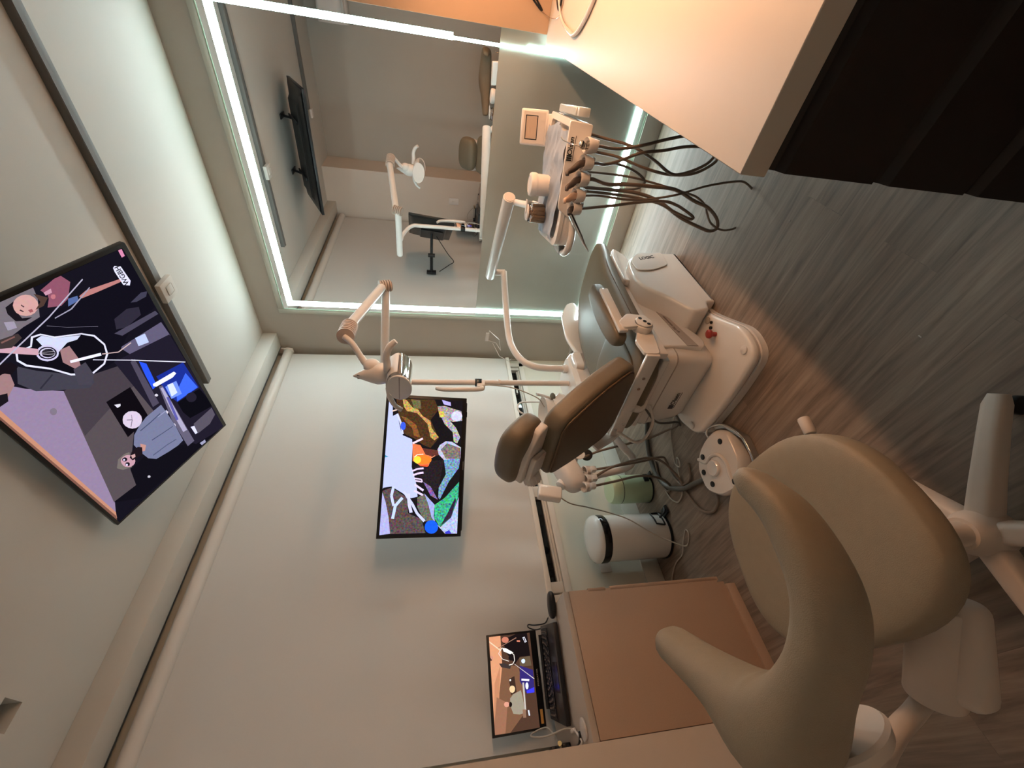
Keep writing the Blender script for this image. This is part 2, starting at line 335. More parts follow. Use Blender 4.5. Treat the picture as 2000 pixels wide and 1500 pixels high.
PIC_BAND=[((20,18,28),[(0.488,0.074),(0.485,-0.279),(-0.493,-0.28),(-0.476,0.278),(0.162,0.28)]),
((112,104,112),[(0.41,0.123),(0.483,0.077),(0.483,-0.003),(0.441,0.007),(0.391,0.032),(0.386,0.078),(0.37,0.148)]),
((140,122,152),[(0.368,0.22),(0.275,0.208),(0.221,0.174),(0.148,0.11),(-0.078,0.159),(-0.375,0.23),(-0.434,0.258),(0.19,0.262),(0.295,0.267)]),
((186,132,108),[(0.305,0.261),(0.21,0.25),(-0.418,0.25),(-0.448,0.262),(0.186,0.265),(0.29,0.271)]),
((120,82,70),[(0.292,0.269),(0.192,0.261),(-0.434,0.258),(-0.455,0.266),(0.179,0.269),(0.282,0.275)]),
((82,73,78),[(0.148,0.11),(0.142,0.018),(0.104,-0.094),(-0.137,-0.096),(-0.144,0.024),(-0.292,0.121),(-0.38,0.144),(-0.369,0.231)]),
((66,58,66),[(0.148,0.11),(0.142,0.018),(0.104,-0.094),(0.013,-0.094),(0.01,-0.011),(-0.04,0.151)]),
((16,14,22),[(-0.296,0.123),(-0.29,0.049),(-0.419,-0.12),(-0.358,-0.265),(-0.488,-0.276),(-0.453,0.243),(-0.455,0.164),(-0.371,0.232),(-0.38,0.144)]),
((92,86,112),[(0.174,-0.093),(0.175,-0.256),(0.106,-0.261),(0.121,-0.111)]),
((30,26,40),[(0.14,-0.052),(0.112,-0.26),(-0.483,-0.272),(-0.438,-0.122),(-0.325,-0.069)]),
((74,68,86),[(0.104,-0.094),(0.105,-0.111),(-0.122,-0.094),(-0.119,-0.068)]),
((40,80,225),[(0.087,-0.118),(0.061,-0.135),(-0.048,-0.123),(-0.051,-0.103),(0.017,-0.109)]),
((26,44,140),[(-0.011,-0.139),(-0.031,-0.252),(-0.186,-0.257),(-0.176,-0.152),(-0.108,-0.136)]),
((60,100,235),[(-0.133,-0.168),(-0.081,-0.239),(-0.182,-0.253),(-0.173,-0.153)]),
((110,140,235),[(-0.076,-0.145),(-0.085,-0.192),(-0.156,-0.184),(-0.144,-0.14)]),
((205,215,255),[(-0.075,-0.155),(-0.082,-0.177),(-0.137,-0.172),(-0.135,-0.145)]),
((12,11,18),[(-0.178,-0.151),(-0.194,-0.257),(-0.325,-0.273),(-0.292,-0.16),(-0.24,-0.149)]),
((34,30,44),[(-0.222,-0.228),(-0.229,-0.222),(-0.232,-0.215),(-0.23,-0.206),(-0.225,-0.199),(-0.216,-0.192),(-0.205,-0.189),(-0.194,-0.188),(-0.185,-0.191),(-0.178,-0.196),(-0.175,-0.203),(-0.177,-0.211),(-0.182,-0.219),(-0.19,-0.226),(-0.201,-0.229),(-0.212,-0.23)]),
((84,78,92),[(-0.332,-0.159),(-0.329,-0.261),(-0.377,-0.259),(-0.4,-0.218),(-0.395,-0.154)]),
((212,212,245),[(-0.334,-0.142),(-0.343,-0.157),(-0.39,-0.153),(-0.387,-0.142)]),
((228,228,248),[(-0.03,-0.114),(-0.041,-0.203),(-0.055,-0.207),(-0.061,-0.187),(-0.05,-0.119),(-0.04,-0.111)]),
((95,90,112),[(-0.057,-0.126),(-0.062,-0.139),(-0.414,-0.123),(-0.412,-0.089),(-0.229,-0.097)]),
((165,160,190),[(-0.067,-0.128),(-0.071,-0.137),(-0.333,-0.124),(-0.328,-0.106),(-0.195,-0.114)]),
((90,88,160),[(-0.121,-0.127),(-0.126,-0.136),(-0.254,-0.119),(-0.251,-0.109)]),
((205,200,215),[(-0.088,-0.107),(-0.089,-0.105),(-0.09,-0.103),(-0.09,-0.101),(-0.088,-0.099),(-0.086,-0.098),(-0.083,-0.097),(-0.081,-0.096),(-0.078,-0.097),(-0.076,-0.099),(-0.076,-0.101),(-0.076,-0.103),(-0.077,-0.105),(-0.08,-0.106),(-0.082,-0.107),(-0.085,-0.107)]),
((205,200,215),[(-0.27,-0.097),(-0.273,-0.095),(-0.274,-0.092),(-0.274,-0.09),(-0.272,-0.088),(-0.269,-0.086),(-0.266,-0.085),(-0.262,-0.086),(-0.258,-0.087),(-0.256,-0.089),(-0.254,-0.091),(-0.254,-0.094),(-0.256,-0.096),(-0.259,-0.098),(-0.263,-0.098),(-0.266,-0.098)]),
((205,200,215),[(-0.189,-0.102),(-0.191,-0.1),(-0.192,-0.098),(-0.192,-0.096),(-0.191,-0.094),(-0.189,-0.093),(-0.186,-0.092),(-0.182,-0.092),(-0.18,-0.093),(-0.177,-0.095),(-0.176,-0.097),(-0.176,-0.099),(-0.177,-0.101),(-0.18,-0.102),(-0.183,-0.103),(-0.186,-0.103)]),
((14,10,16),[(0.024,0.041),(0.018,-0.046),(-0.15,-0.036),(-0.16,0.06)]),
((212,208,222),[(-0.005,0.028),(-0.017,0.011),(-0.025,0.015),(-0.024,0.026)]),
((205,190,212),[(-0.135,-0.012),(-0.146,-0.003),(-0.151,0.009),(-0.149,0.021),(-0.14,0.032),(-0.127,0.039),(-0.111,0.043),(-0.094,0.043),(-0.08,0.037),(-0.069,0.029),(-0.065,0.018),(-0.066,0.006),(-0.074,-0.004),(-0.087,-0.013),(-0.103,-0.017),(-0.12,-0.017)]),
((40,36,60),[(-0.106,0.014),(-0.085,0.006),(-0.086,0.005),(-0.107,0.013)]),
((40,36,60),[(-0.108,0.014),(-0.093,0.028),(-0.091,0.027),(-0.106,0.013)]),
((40,36,60),[(-0.108,0.013),(-0.131,0.031),(-0.129,0.032),(-0.106,0.014)]),
((112,116,146),[(-0.208,0.062),(-0.171,0.04),(-0.152,0.01),(-0.137,-0.028),(-0.134,-0.096),(-0.186,-0.096),(-0.266,-0.095),(-0.365,-0.087),(-0.368,-0.059),(-0.36,-0.02),(-0.344,0.034),(-0.311,0.054),(-0.272,0.059)]),
((70,76,104),[(-0.171,0.016),(-0.169,-0.03),(-0.174,-0.03),(-0.176,0.016)]),
((70,76,104),[(-0.169,-0.03),(-0.164,-0.074),(-0.169,-0.075),(-0.174,-0.03)]),
((70,76,104),[(-0.246,0.005),(-0.254,-0.039),(-0.258,-0.039),(-0.251,0.005)]),
((70,76,104),[(-0.254,-0.039),(-0.261,-0.086),(-0.265,-0.085),(-0.258,-0.039)]),
((82,86,116),[(-0.313,0.035),(-0.32,-0.027),(-0.325,-0.027),(-0.319,0.035)]),
((82,86,116),[(-0.32,-0.027),(-0.33,-0.068),(-0.335,-0.068),(-0.325,-0.027)]),
((140,144,176),[(-0.171,-0.06),(-0.172,-0.102),(-0.177,-0.102),(-0.175,-0.06)]),
((186,136,128),[(-0.224,0.043),(-0.248,0.031),(-0.268,0.046),(-0.259,0.059)]),
((112,104,100),[(-0.245,0.151),(-0.215,0.13),(-0.213,0.105),(-0.221,0.088),(-0.249,0.096),(-0.29,0.114),(-0.271,0.141)]),
((188,146,160),[(-0.277,0.093),(-0.284,0.099),(-0.287,0.107),(-0.284,0.116),(-0.277,0.123),(-0.266,0.129),(-0.253,0.131),(-0.24,0.13),(-0.229,0.127),(-0.222,0.121),(-0.22,0.113),(-0.222,0.105),(-0.229,0.097),(-0.239,0.092),(-0.252,0.089),(-0.265,0.089)]),
((28,20,26),[(-0.228,0.082),(-0.228,0.056),(-0.244,0.046),(-0.274,0.06),(-0.269,0.082),(-0.265,0.098),(-0.245,0.099)]),
((190,150,152),[(-0.24,0.091),(-0.246,0.078),(-0.26,0.083),(-0.258,0.095)]),
((25,20,30),[(-0.243,0.108),(-0.246,0.111),(-0.247,0.114),(-0.246,0.116),(-0.243,0.119),(-0.24,0.121),(-0.235,0.122),(-0.231,0.122),(-0.227,0.12),(-0.225,0.118),(-0.224,0.116),(-0.225,0.113),(-0.227,0.11),(-0.231,0.108),(-0.235,0.107),(-0.24,0.107)]),
((25,20,30),[(-0.271,0.113),(-0.274,0.115),(-0.275,0.117),(-0.274,0.12),(-0.271,0.122),(-0.268,0.124),(-0.264,0.125),(-0.259,0.125),(-0.256,0.123),(-0.253,0.121),(-0.253,0.119),(-0.253,0.116),(-0.256,0.114),(-0.259,0.112),(-0.263,0.111),(-0.268,0.111)]),
((215,205,240),[(-0.238,0.114),(-0.24,0.116),(-0.24,0.117),(-0.24,0.118),(-0.239,0.119),(-0.238,0.12),(-0.236,0.12),(-0.234,0.12),(-0.232,0.119),(-0.231,0.118),(-0.23,0.117),(-0.23,0.116),(-0.231,0.115),(-0.233,0.114),(-0.235,0.114),(-0.237,0.114)]),
((215,205,240),[(-0.267,0.119),(-0.268,0.12),(-0.269,0.121),(-0.269,0.122),(-0.268,0.124),(-0.266,0.124),(-0.264,0.125),(-0.262,0.124),(-0.26,0.124),(-0.259,0.123),(-0.258,0.121),(-0.258,0.12),(-0.259,0.119),(-0.261,0.118),(-0.263,0.118),(-0.265,0.118)]),
((16,14,24),[(0.363,0.153),(0.386,0.078),(0.389,0.005),(0.386,-0.083),(0.379,-0.185),(0.479,-0.276),(0.24,-0.264),(0.214,-0.153),(0.14,-0.052),(0.142,0.018),(0.252,-0.005),(0.357,0.08),(0.334,0.131),(0.34,0.167)]),
((44,40,54),[(0.276,-0.128),(0.286,-0.178),(0.271,-0.215),(0.241,-0.207),(0.228,-0.146),(0.24,-0.115)]),
((60,58,76),[(0.299,-0.199),(0.313,-0.246),(0.306,-0.266),(0.291,-0.254),(0.291,-0.218)]),
((70,66,84),[(0.231,-0.103),(0.227,-0.257),(0.21,-0.261),(0.209,-0.12)]),
((62,60,72),[(0.295,0.152),(0.255,0.126),(0.185,0.066),(0.152,0.019),(0.115,0.032),(0.108,0.052),(0.158,0.114),(0.198,0.161),(0.248,0.179)]),
((44,42,54),[(0.2,0.15),(0.22,0.103),(0.215,0.102),(0.195,0.149)]),
((150,116,118),[(0.321,0.209),(0.296,0.19),(0.29,0.174),(0.25,0.186),(0.218,0.229),(0.238,0.261)]),
((22,16,22),[(0.335,0.19),(0.313,0.154),(0.292,0.151),(0.281,0.174),(0.296,0.185),(0.294,0.206)]),
((24,20,26),[(0.246,0.227),(0.239,0.211),(0.216,0.223),(0.214,0.247)]),
((215,215,238),[(0.353,0.08),(0.348,0.058),(0.32,0.035),(0.289,-0.026),(0.261,-0.053),(0.216,-0.062),(0.178,-0.052),(0.152,-0.026),(0.144,0.021),(0.182,0.068),(0.235,0.098),(0.282,0.137),(0.309,0.144),(0.334,0.132),(0.33,0.096)]),
((14,12,20),[(0.347,0.078),(0.343,0.059),(0.316,0.037),(0.285,-0.024),(0.258,-0.048),(0.215,-0.057),(0.182,-0.047),(0.158,-0.024),(0.151,0.02),(0.188,0.065),(0.24,0.095),(0.285,0.132),(0.31,0.139),(0.327,0.13),(0.325,0.095)]),
((195,200,225),[(0.339,0.075),(0.341,0.059),(0.316,0.037),(0.284,-0.021),(0.277,-0.006),(0.284,0.02),(0.271,0.052),(0.295,0.062),(0.313,0.074)]),
((195,190,222),[(0.268,0.054),(0.26,0.061),(0.257,0.07),(0.258,0.08),(0.263,0.09),(0.272,0.097),(0.282,0.101),(0.293,0.101),(0.303,0.097),(0.31,0.09),(0.313,0.082),(0.313,0.072),(0.308,0.062),(0.3,0.055),(0.289,0.051),(0.278,0.05)]),
((24,20,32),[(0.271,0.058),(0.265,0.063),(0.263,0.071),(0.264,0.079),(0.268,0.086),(0.275,0.092),(0.283,0.096),(0.292,0.096),(0.3,0.093),(0.305,0.088),(0.308,0.081),(0.307,0.073),(0.303,0.066),(0.296,0.059),(0.288,0.056),(0.279,0.055)]),
((196,190,220),[(0.274,0.061),(0.269,0.065),(0.267,0.071),(0.268,0.078),(0.272,0.085),(0.277,0.089),(0.284,0.092),(0.291,0.093),(0.297,0.09),(0.302,0.086),(0.304,0.08),(0.303,0.074),(0.3,0.068),(0.294,0.062),(0.287,0.059),(0.28,0.059)]),
((20,16,26),[(0.274,0.062),(0.27,0.066),(0.269,0.071),(0.27,0.076),(0.273,0.082),(0.278,0.086),(0.284,0.089),(0.29,0.089),(0.295,0.087),(0.298,0.084),(0.3,0.079),(0.299,0.073),(0.296,0.068),(0.292,0.063),(0.286,0.061),(0.28,0.06)]),
((192,152,166),[(0.391,0.164),(0.373,0.147),(0.31,0.086),(0.294,0.097),(0.354,0.159),(0.373,0.175)]),
((196,190,200),[(0.306,0.089),(0.279,0.059),(0.278,0.06),(0.306,0.089)]),
((196,190,200),[(0.302,0.091),(0.274,0.063),(0.273,0.063),(0.302,0.092)]),
((196,190,200),[(0.299,0.093),(0.269,0.065),(0.268,0.066),(0.298,0.094)]),
((150,114,118),[(0.275,0.047),(0.272,0.021),(0.221,0.023),(0.188,0.033),(0.195,0.048),(0.235,0.062)]),
((66,62,74),[(0.196,0.053),(0.196,0.015),(0.142,0.018),(0.114,0.042),(0.14,0.07)]),
((60,50,50),[(0.385,0.139),(0.378,0.098),(0.362,0.098),(0.35,0.131),(0.363,0.153)]),
((120,84,80),[(0.378,0.14),(0.376,0.108),(0.372,0.109),(0.373,0.141)]),
((24,20,26),[(0.456,0.08),(0.462,0.056),(0.429,0.067),(0.411,0.067),(0.401,0.047),(0.4,0.064),(0.411,0.083),(0.438,0.086)]),
((198,152,148),[(0.424,0.017),(0.415,0.025),(0.409,0.036),(0.408,0.047),(0.412,0.057),(0.42,0.065),(0.431,0.069),(0.442,0.068),(0.453,0.064),(0.462,0.056),(0.467,0.046),(0.468,0.035),(0.465,0.025),(0.458,0.017),(0.447,0.013),(0.435,0.013)]),
((74,54,48),[(0.459,0.009),(0.432,-0.013),(0.416,0.008),(0.416,0.03),(0.43,0.008)]),
((150,84,90),[(0.424,0.044),(0.423,0.035),(0.414,0.036),(0.415,0.044)]),
((70,50,54),[(0.446,0.048),(0.437,0.045),(0.436,0.048),(0.444,0.05)]),
((70,50,54),[(0.435,0.057),(0.426,0.053),(0.425,0.056),(0.433,0.06)]),
((134,78,98),[(0.459,-0.009),(0.478,-0.071),(0.446,-0.084),(0.404,-0.053),(0.394,-0.027),(0.407,0.003),(0.428,-0.013),(0.44,-0.017)]),
((180,110,120),[(0.425,-0.03),(0.423,-0.028),(0.421,-0.026),(0.421,-0.024),(0.422,-0.021),(0.423,-0.02),(0.426,-0.019),(0.428,-0.019),(0.431,-0.02),(0.433,-0.022),(0.435,-0.024),(0.435,-0.027),(0.434,-0.029),(0.433,-0.031),(0.43,-0.032),(0.428,-0.031)]),
((190,140,160),[(0.45,-0.012),(0.452,-0.033),(0.44,-0.029),(0.44,-0.012)]),
((80,100,150),[(0.404,-0.053),(0.4,-0.078),(0.385,-0.073),(0.383,-0.041)]),
((176,118,116),[(0.396,-0.081),(0.403,-0.105),(0.388,-0.211),(0.378,-0.213),(0.383,-0.126),(0.387,-0.083)]),
((172,168,190),[(0.317,0.203),(0.349,0.113),(0.345,0.113),(0.313,0.203)]),
((172,168,190),[(0.349,0.113),(0.382,0.016),(0.378,0.016),(0.345,0.113)]),
((172,168,190),[(0.382,0.016),(0.44,-0.116),(0.436,-0.116),(0.378,0.016)]),
((150,146,168),[(0.371,0.005),(0.374,-0.044),(0.37,-0.043),(0.368,0.006)]),
((150,146,168),[(0.374,-0.043),(0.408,-0.119),(0.405,-0.12),(0.37,-0.044)]),
((110,106,124),[(0.361,0.033),(0.328,-0.005),(0.327,-0.005),(0.36,0.034)]),
((110,106,124),[(0.328,-0.005),(0.283,-0.075),(0.281,-0.075),(0.327,-0.005)]),
((225,225,245),[(0.229,0.045),(0.197,-0.036),(0.187,-0.033),(0.22,0.048)]),
((225,225,245),[(0.191,-0.006),(0.113,-0.098),(0.11,-0.097),(0.189,-0.005)]),
((225,225,245),[(0.113,-0.099),(-0.033,-0.26),(-0.036,-0.258),(0.11,-0.097)]),
((196,170,170),[(0.192,-0.038),(0.166,-0.081),(0.163,-0.08),(0.189,-0.036)]),
((196,170,170),[(0.167,-0.081),(0.172,-0.129),(0.168,-0.13),(0.163,-0.081)]),
((180,192,228),[(0.177,-0.149),(0.172,-0.185),(0.133,-0.181),(0.142,-0.144)]),
((235,235,250),[(0.4,0.097),(0.399,0.099),(0.397,0.101),(0.397,0.103),(0.398,0.105),(0.4,0.106),(0.402,0.107),(0.404,0.107),(0.407,0.106),(0.409,0.104),(0.41,0.102),(0.41,0.1),(0.409,0.098),(0.407,0.097),(0.405,0.096),(0.403,0.096)]),
((150,142,160),[(0.423,0.105),(0.413,0.086),(0.394,0.091),(0.398,0.111)]),
((120,108,124),[(0.102,0.16),(0.098,0.163),(0.096,0.166),(0.096,0.17),(0.098,0.173),(0.102,0.175),(0.106,0.175),(0.111,0.175),(0.116,0.173),(0.119,0.17),(0.121,0.167),(0.121,0.163),(0.119,0.16),(0.116,0.158),(0.111,0.157),(0.106,0.158)]),
((212,212,242),[(0.43,-0.208),(0.434,-0.215),(0.424,-0.231),(0.367,-0.235),(0.354,-0.225),(0.366,-0.208),(0.416,-0.206)]),
((205,130,165),[(0.475,-0.249),(0.475,-0.261),(0.449,-0.259),(0.448,-0.248)]),
((190,185,200),[(-0.396,0.09),(-0.397,0.092),(-0.398,0.093),(-0.397,0.095),(-0.395,0.097),(-0.393,0.098),(-0.39,0.099),(-0.387,0.099),(-0.385,0.098),(-0.383,0.096),(-0.382,0.095),(-0.383,0.093),(-0.385,0.091),(-0.387,0.09),(-0.39,0.089),(-0.393,0.09)]),
((150,150,180),[(-0.446,-0.135),(-0.452,-0.162),(-0.469,-0.16),(-0.466,-0.138)]),
]
PIC_REEF=[((26,22,24,0.3),[(0.349,0.201),(0.353,-0.202),(-0.35,-0.204),(-0.349,0.2)]),
((88,74,74,0.8),[(-0.127,0.185),(-0.114,0.151),(-0.165,0.072),(-0.242,0.062),(-0.273,-0.007),(-0.342,-0.032),(-0.342,0.15),(-0.26,0.161),(-0.134,0.197)]),
((104,100,92,0.8),[(-0.165,0.02),(-0.145,-0.015),(-0.212,-0.061),(-0.285,-0.07),(-0.284,-0.023),(-0.212,0.017)]),
((172,172,222,0.2),[(-0.134,0.196),(-0.185,0.176),(-0.26,0.156),(-0.341,0.143),(-0.347,0.199)]),
((74,50,30,0.6),[(0.344,0.159),(0.347,-0.041),(0.295,-0.065),(0.238,-0.025),(0.142,-0.073),(0.09,-0.033),(0.107,0.01),(0.138,0.054),(0.153,0.092),(0.168,0.119),(0.258,0.141)]),
((190,150,86,0.8),[(0.347,0.128),(0.336,0.104),(0.299,0.072),(0.29,0.043),(0.258,0.019),(0.233,-0.025),(0.195,-0.033),(0.148,-0.073),(0.131,-0.052),(0.146,-0.03),(0.216,-0.01),(0.271,0.047),(0.279,0.1),(0.302,0.117)]),
((130,84,44,0.6),[(0.253,0.13),(0.244,0.098),(0.208,0.048),(0.145,0.023),(0.149,0.055),(0.191,0.068),(0.233,0.113)]),
((110,100,66,0.7),[(0.343,0.083),(0.34,0.035),(0.296,0.027),(0.294,0.064)]),
((98,50,44,0.4),[(0.089,0.012),(0.078,-0.077),(0.053,-0.078),(0.044,-0.036),(0.054,0.007)]),
((38,30,34,0.6),[(-0.01,0.045),(0.023,-0.037),(0.03,-0.106),(-0.114,-0.087),(-0.135,-0.067),(-0.083,-0.006)]),
((228,120,74,0.2),[(0.111,0.062),(0.104,0.021),(0.086,0.009),(0.055,-0.009),(0.047,-0.041),(0.023,-0.037),(-0.004,-0.028),(0.0,0.02),(0.022,0.055)]),
((188,196,248,0.04),[(0.333,0.197),(0.3,0.174),(0.25,0.17),(0.263,0.149),(0.178,0.125),(0.152,0.113),(0.133,0.065),(0.096,0.06),(0.021,0.059),(-0.01,0.058),(-0.057,0.042),(-0.101,0.028),(-0.16,0.019),(-0.168,0.051),(-0.155,0.077),(-0.14,0.099),(-0.109,0.152),(-0.115,0.191),(-0.127,0.197),(0.33,0.207)]),
((255,128,44,0.1),[(0.029,-0.042),(0.019,-0.039),(0.011,-0.029),(0.006,-0.015),(0.004,0.002),(0.006,0.019),(0.011,0.033),(0.018,0.043),(0.027,0.047),(0.036,0.044),(0.044,0.035),(0.05,0.021),(0.052,0.004),(0.05,-0.013),(0.045,-0.028),(0.038,-0.038)]),
((238,218,64,0.1),[(0.028,0.012),(0.02,0.013),(0.014,0.017),(0.01,0.023),(0.008,0.03),(0.01,0.037),(0.014,0.043),(0.02,0.048),(0.027,0.05),(0.034,0.049),(0.041,0.045),(0.045,0.039),(0.046,0.032),(0.045,0.025),(0.041,0.018),(0.035,0.014)]),
((255,240,220,0),[(0.041,0.05),(0.055,0.035),(0.052,0.032),(0.039,0.047)]),
((255,240,220,0),[(0.055,0.034),(0.059,0.002),(0.055,0.002),(0.052,0.033)]),
((255,160,120,0),[(0.038,-0.035),(0.052,-0.059),(0.049,-0.06),(0.035,-0.037)]),
((240,90,50,0),[(0.0,0.02),(0.004,-0.028),(-0.008,-0.023),(-0.005,0.014)]),
((205,205,250,0),[(-0.144,0.058),(-0.196,0.052),(-0.196,0.067),(-0.145,0.073)]),
((205,205,250,0),[(-0.194,0.052),(-0.238,0.039),(-0.241,0.054),(-0.198,0.067)]),
((200,205,250,0),[(-0.131,0.084),(-0.192,0.039),(-0.2,0.05),(-0.138,0.094)]),
((200,205,250,0),[(-0.193,0.038),(-0.242,0.01),(-0.248,0.021),(-0.199,0.05)]),
((200,205,250,0),[(-0.24,0.011),(-0.279,-0.028),(-0.288,-0.018),(-0.249,0.02)]),
((196,206,250,0),[(-0.11,0.135),(-0.156,0.143),(-0.153,0.156),(-0.107,0.148)]),
((196,206,250,0),[(-0.153,0.143),(-0.204,0.129),(-0.207,0.141),(-0.156,0.156)]),
((190,210,250,0),[(-0.17,0.089),(-0.21,0.122),(-0.201,0.133),(-0.16,0.1)]),
((190,210,250,0),[(-0.207,0.12),(-0.27,0.129),(-0.267,0.143),(-0.204,0.134)]),
((225,205,245,0),[(-0.027,0.056),(-0.016,0.031),(-0.024,0.027),(-0.035,0.053)]),
((225,205,245,0),[(-0.016,0.03),(-0.011,-0.002),(-0.02,-0.004),(-0.024,0.028)]),
((225,205,245,0),[(-0.048,0.051),(-0.039,0.03),(-0.048,0.026),(-0.057,0.047)]),
((225,205,245,0),[(-0.039,0.029),(-0.033,-0.003),(-0.043,-0.005),(-0.048,0.027)]),
((225,205,245,0),[(-0.064,0.042),(-0.069,0.005),(-0.076,0.005),(-0.071,0.042)]),
((225,205,245,0),[(-0.071,0.002),(-0.084,-0.004),(-0.086,0.002),(-0.073,0.008)]),
((225,205,245,0),[(-0.089,-0.001),(-0.084,0.036),(-0.076,0.035),(-0.082,-0.001)]),
((220,205,245,0),[(-0.094,0.035),(-0.125,-0.012),(-0.134,-0.006),(-0.102,0.04)]),
((220,205,245,0),[(-0.125,0.036),(-0.148,-0.01),(-0.157,-0.005),(-0.134,0.04)]),
((240,210,225,0),[(0.116,0.063),(0.143,0.012),(0.134,0.007),(0.107,0.058)]),
((205,210,250,0),[(0.265,0.144),(0.218,0.123),(0.214,0.132),(0.261,0.153)]),
((205,210,250,0),[(0.217,0.123),(0.159,0.109),(0.157,0.118),(0.215,0.132)]),
((225,195,180,0),[(0.278,0.176),(0.289,0.149),(0.283,0.146),(0.272,0.174)]),
((60,90,220,0.2),[(0.201,0.101),(0.193,0.102),(0.185,0.104),(0.181,0.108),(0.179,0.114),(0.18,0.119),(0.185,0.123),(0.192,0.127),(0.2,0.128),(0.208,0.128),(0.215,0.125),(0.22,0.121),(0.222,0.116),(0.22,0.111),(0.216,0.106),(0.209,0.103)]),
((160,150,150,0.9),[(0.313,-0.058),(0.317,-0.097),(0.305,-0.137),(0.293,-0.188),(0.24,-0.196),(0.233,-0.146),(0.242,-0.101),(0.257,-0.073)]),
((205,185,90,0.8),[(0.29,-0.063),(0.286,-0.093),(0.258,-0.1),(0.254,-0.073)]),
((170,165,168,0.9),[(0.249,-0.084),(0.243,-0.123),(0.2,-0.164),(0.151,-0.188),(0.118,-0.173),(0.126,-0.154),(0.177,-0.146),(0.217,-0.102)]),
((205,205,245,0.3),[(0.266,-0.194),(0.255,-0.192),(0.245,-0.186),(0.239,-0.176),(0.236,-0.165),(0.238,-0.153),(0.243,-0.143),(0.252,-0.136),(0.263,-0.134),(0.273,-0.135),(0.283,-0.141),(0.289,-0.151),(0.292,-0.162),(0.29,-0.174),(0.285,-0.184),(0.276,-0.191)]),
((180,170,240,0.1),[(0.349,-0.079),(0.338,-0.127),(0.318,-0.13),(0.325,-0.091)]),
((185,185,215,0.5),[(0.083,-0.07),(0.107,-0.081),(0.128,-0.112),(0.126,-0.145),(0.097,-0.194),(0.037,-0.194),(0.03,-0.106),(0.056,-0.078)]),
((122,110,104,0.9),[(0.083,-0.087),(0.117,-0.118),(0.094,-0.191),(0.037,-0.193),(0.035,-0.117)]),
((112,150,180,0.9),[(0.03,-0.106),(0.037,-0.193),(-0.012,-0.188),(-0.082,-0.139),(-0.174,-0.096),(-0.166,-0.087),(-0.114,-0.087),(-0.045,-0.121)]),
((62,170,130,0.9),[(-0.202,-0.071),(-0.166,-0.122),(-0.084,-0.193),(-0.161,-0.192),(-0.266,-0.159),(-0.313,-0.103),(-0.269,-0.073)]),
((48,36,60,0.8),[(-0.25,-0.137),(-0.166,-0.176),(-0.182,-0.182),(-0.266,-0.159),(-0.308,-0.106)]),
((172,184,228,0.5),[(-0.156,-0.197),(-0.349,-0.195),(-0.348,-0.132),(-0.29,-0.076),(-0.314,-0.106),(-0.268,-0.159)]),
((130,96,160,0.9),[(-0.085,-0.005),(-0.108,-0.044),(-0.176,-0.086),(-0.155,-0.047)]),
((160,166,220,0.3),[(-0.145,-0.015),(-0.202,-0.071),(-0.259,-0.069),(-0.295,-0.081),(-0.264,-0.058),(-0.202,-0.039)]),
((26,92,240,0.15),[(-0.313,-0.095),(-0.326,-0.093),(-0.337,-0.086),(-0.344,-0.075),(-0.346,-0.062),(-0.343,-0.049),(-0.336,-0.037),(-0.325,-0.029),(-0.312,-0.026),(-0.299,-0.028),(-0.288,-0.034),(-0.281,-0.045),(-0.279,-0.058),(-0.281,-0.072),(-0.289,-0.083),(-0.3,-0.091)]),
((60,60,200,0),[(-0.34,-0.131),(-0.33,-0.152),(-0.348,-0.166),(-0.348,-0.134)]),
((70,150,180,0),[(0.05,0.197),(0.04,0.177),(0.036,0.196)]),
]
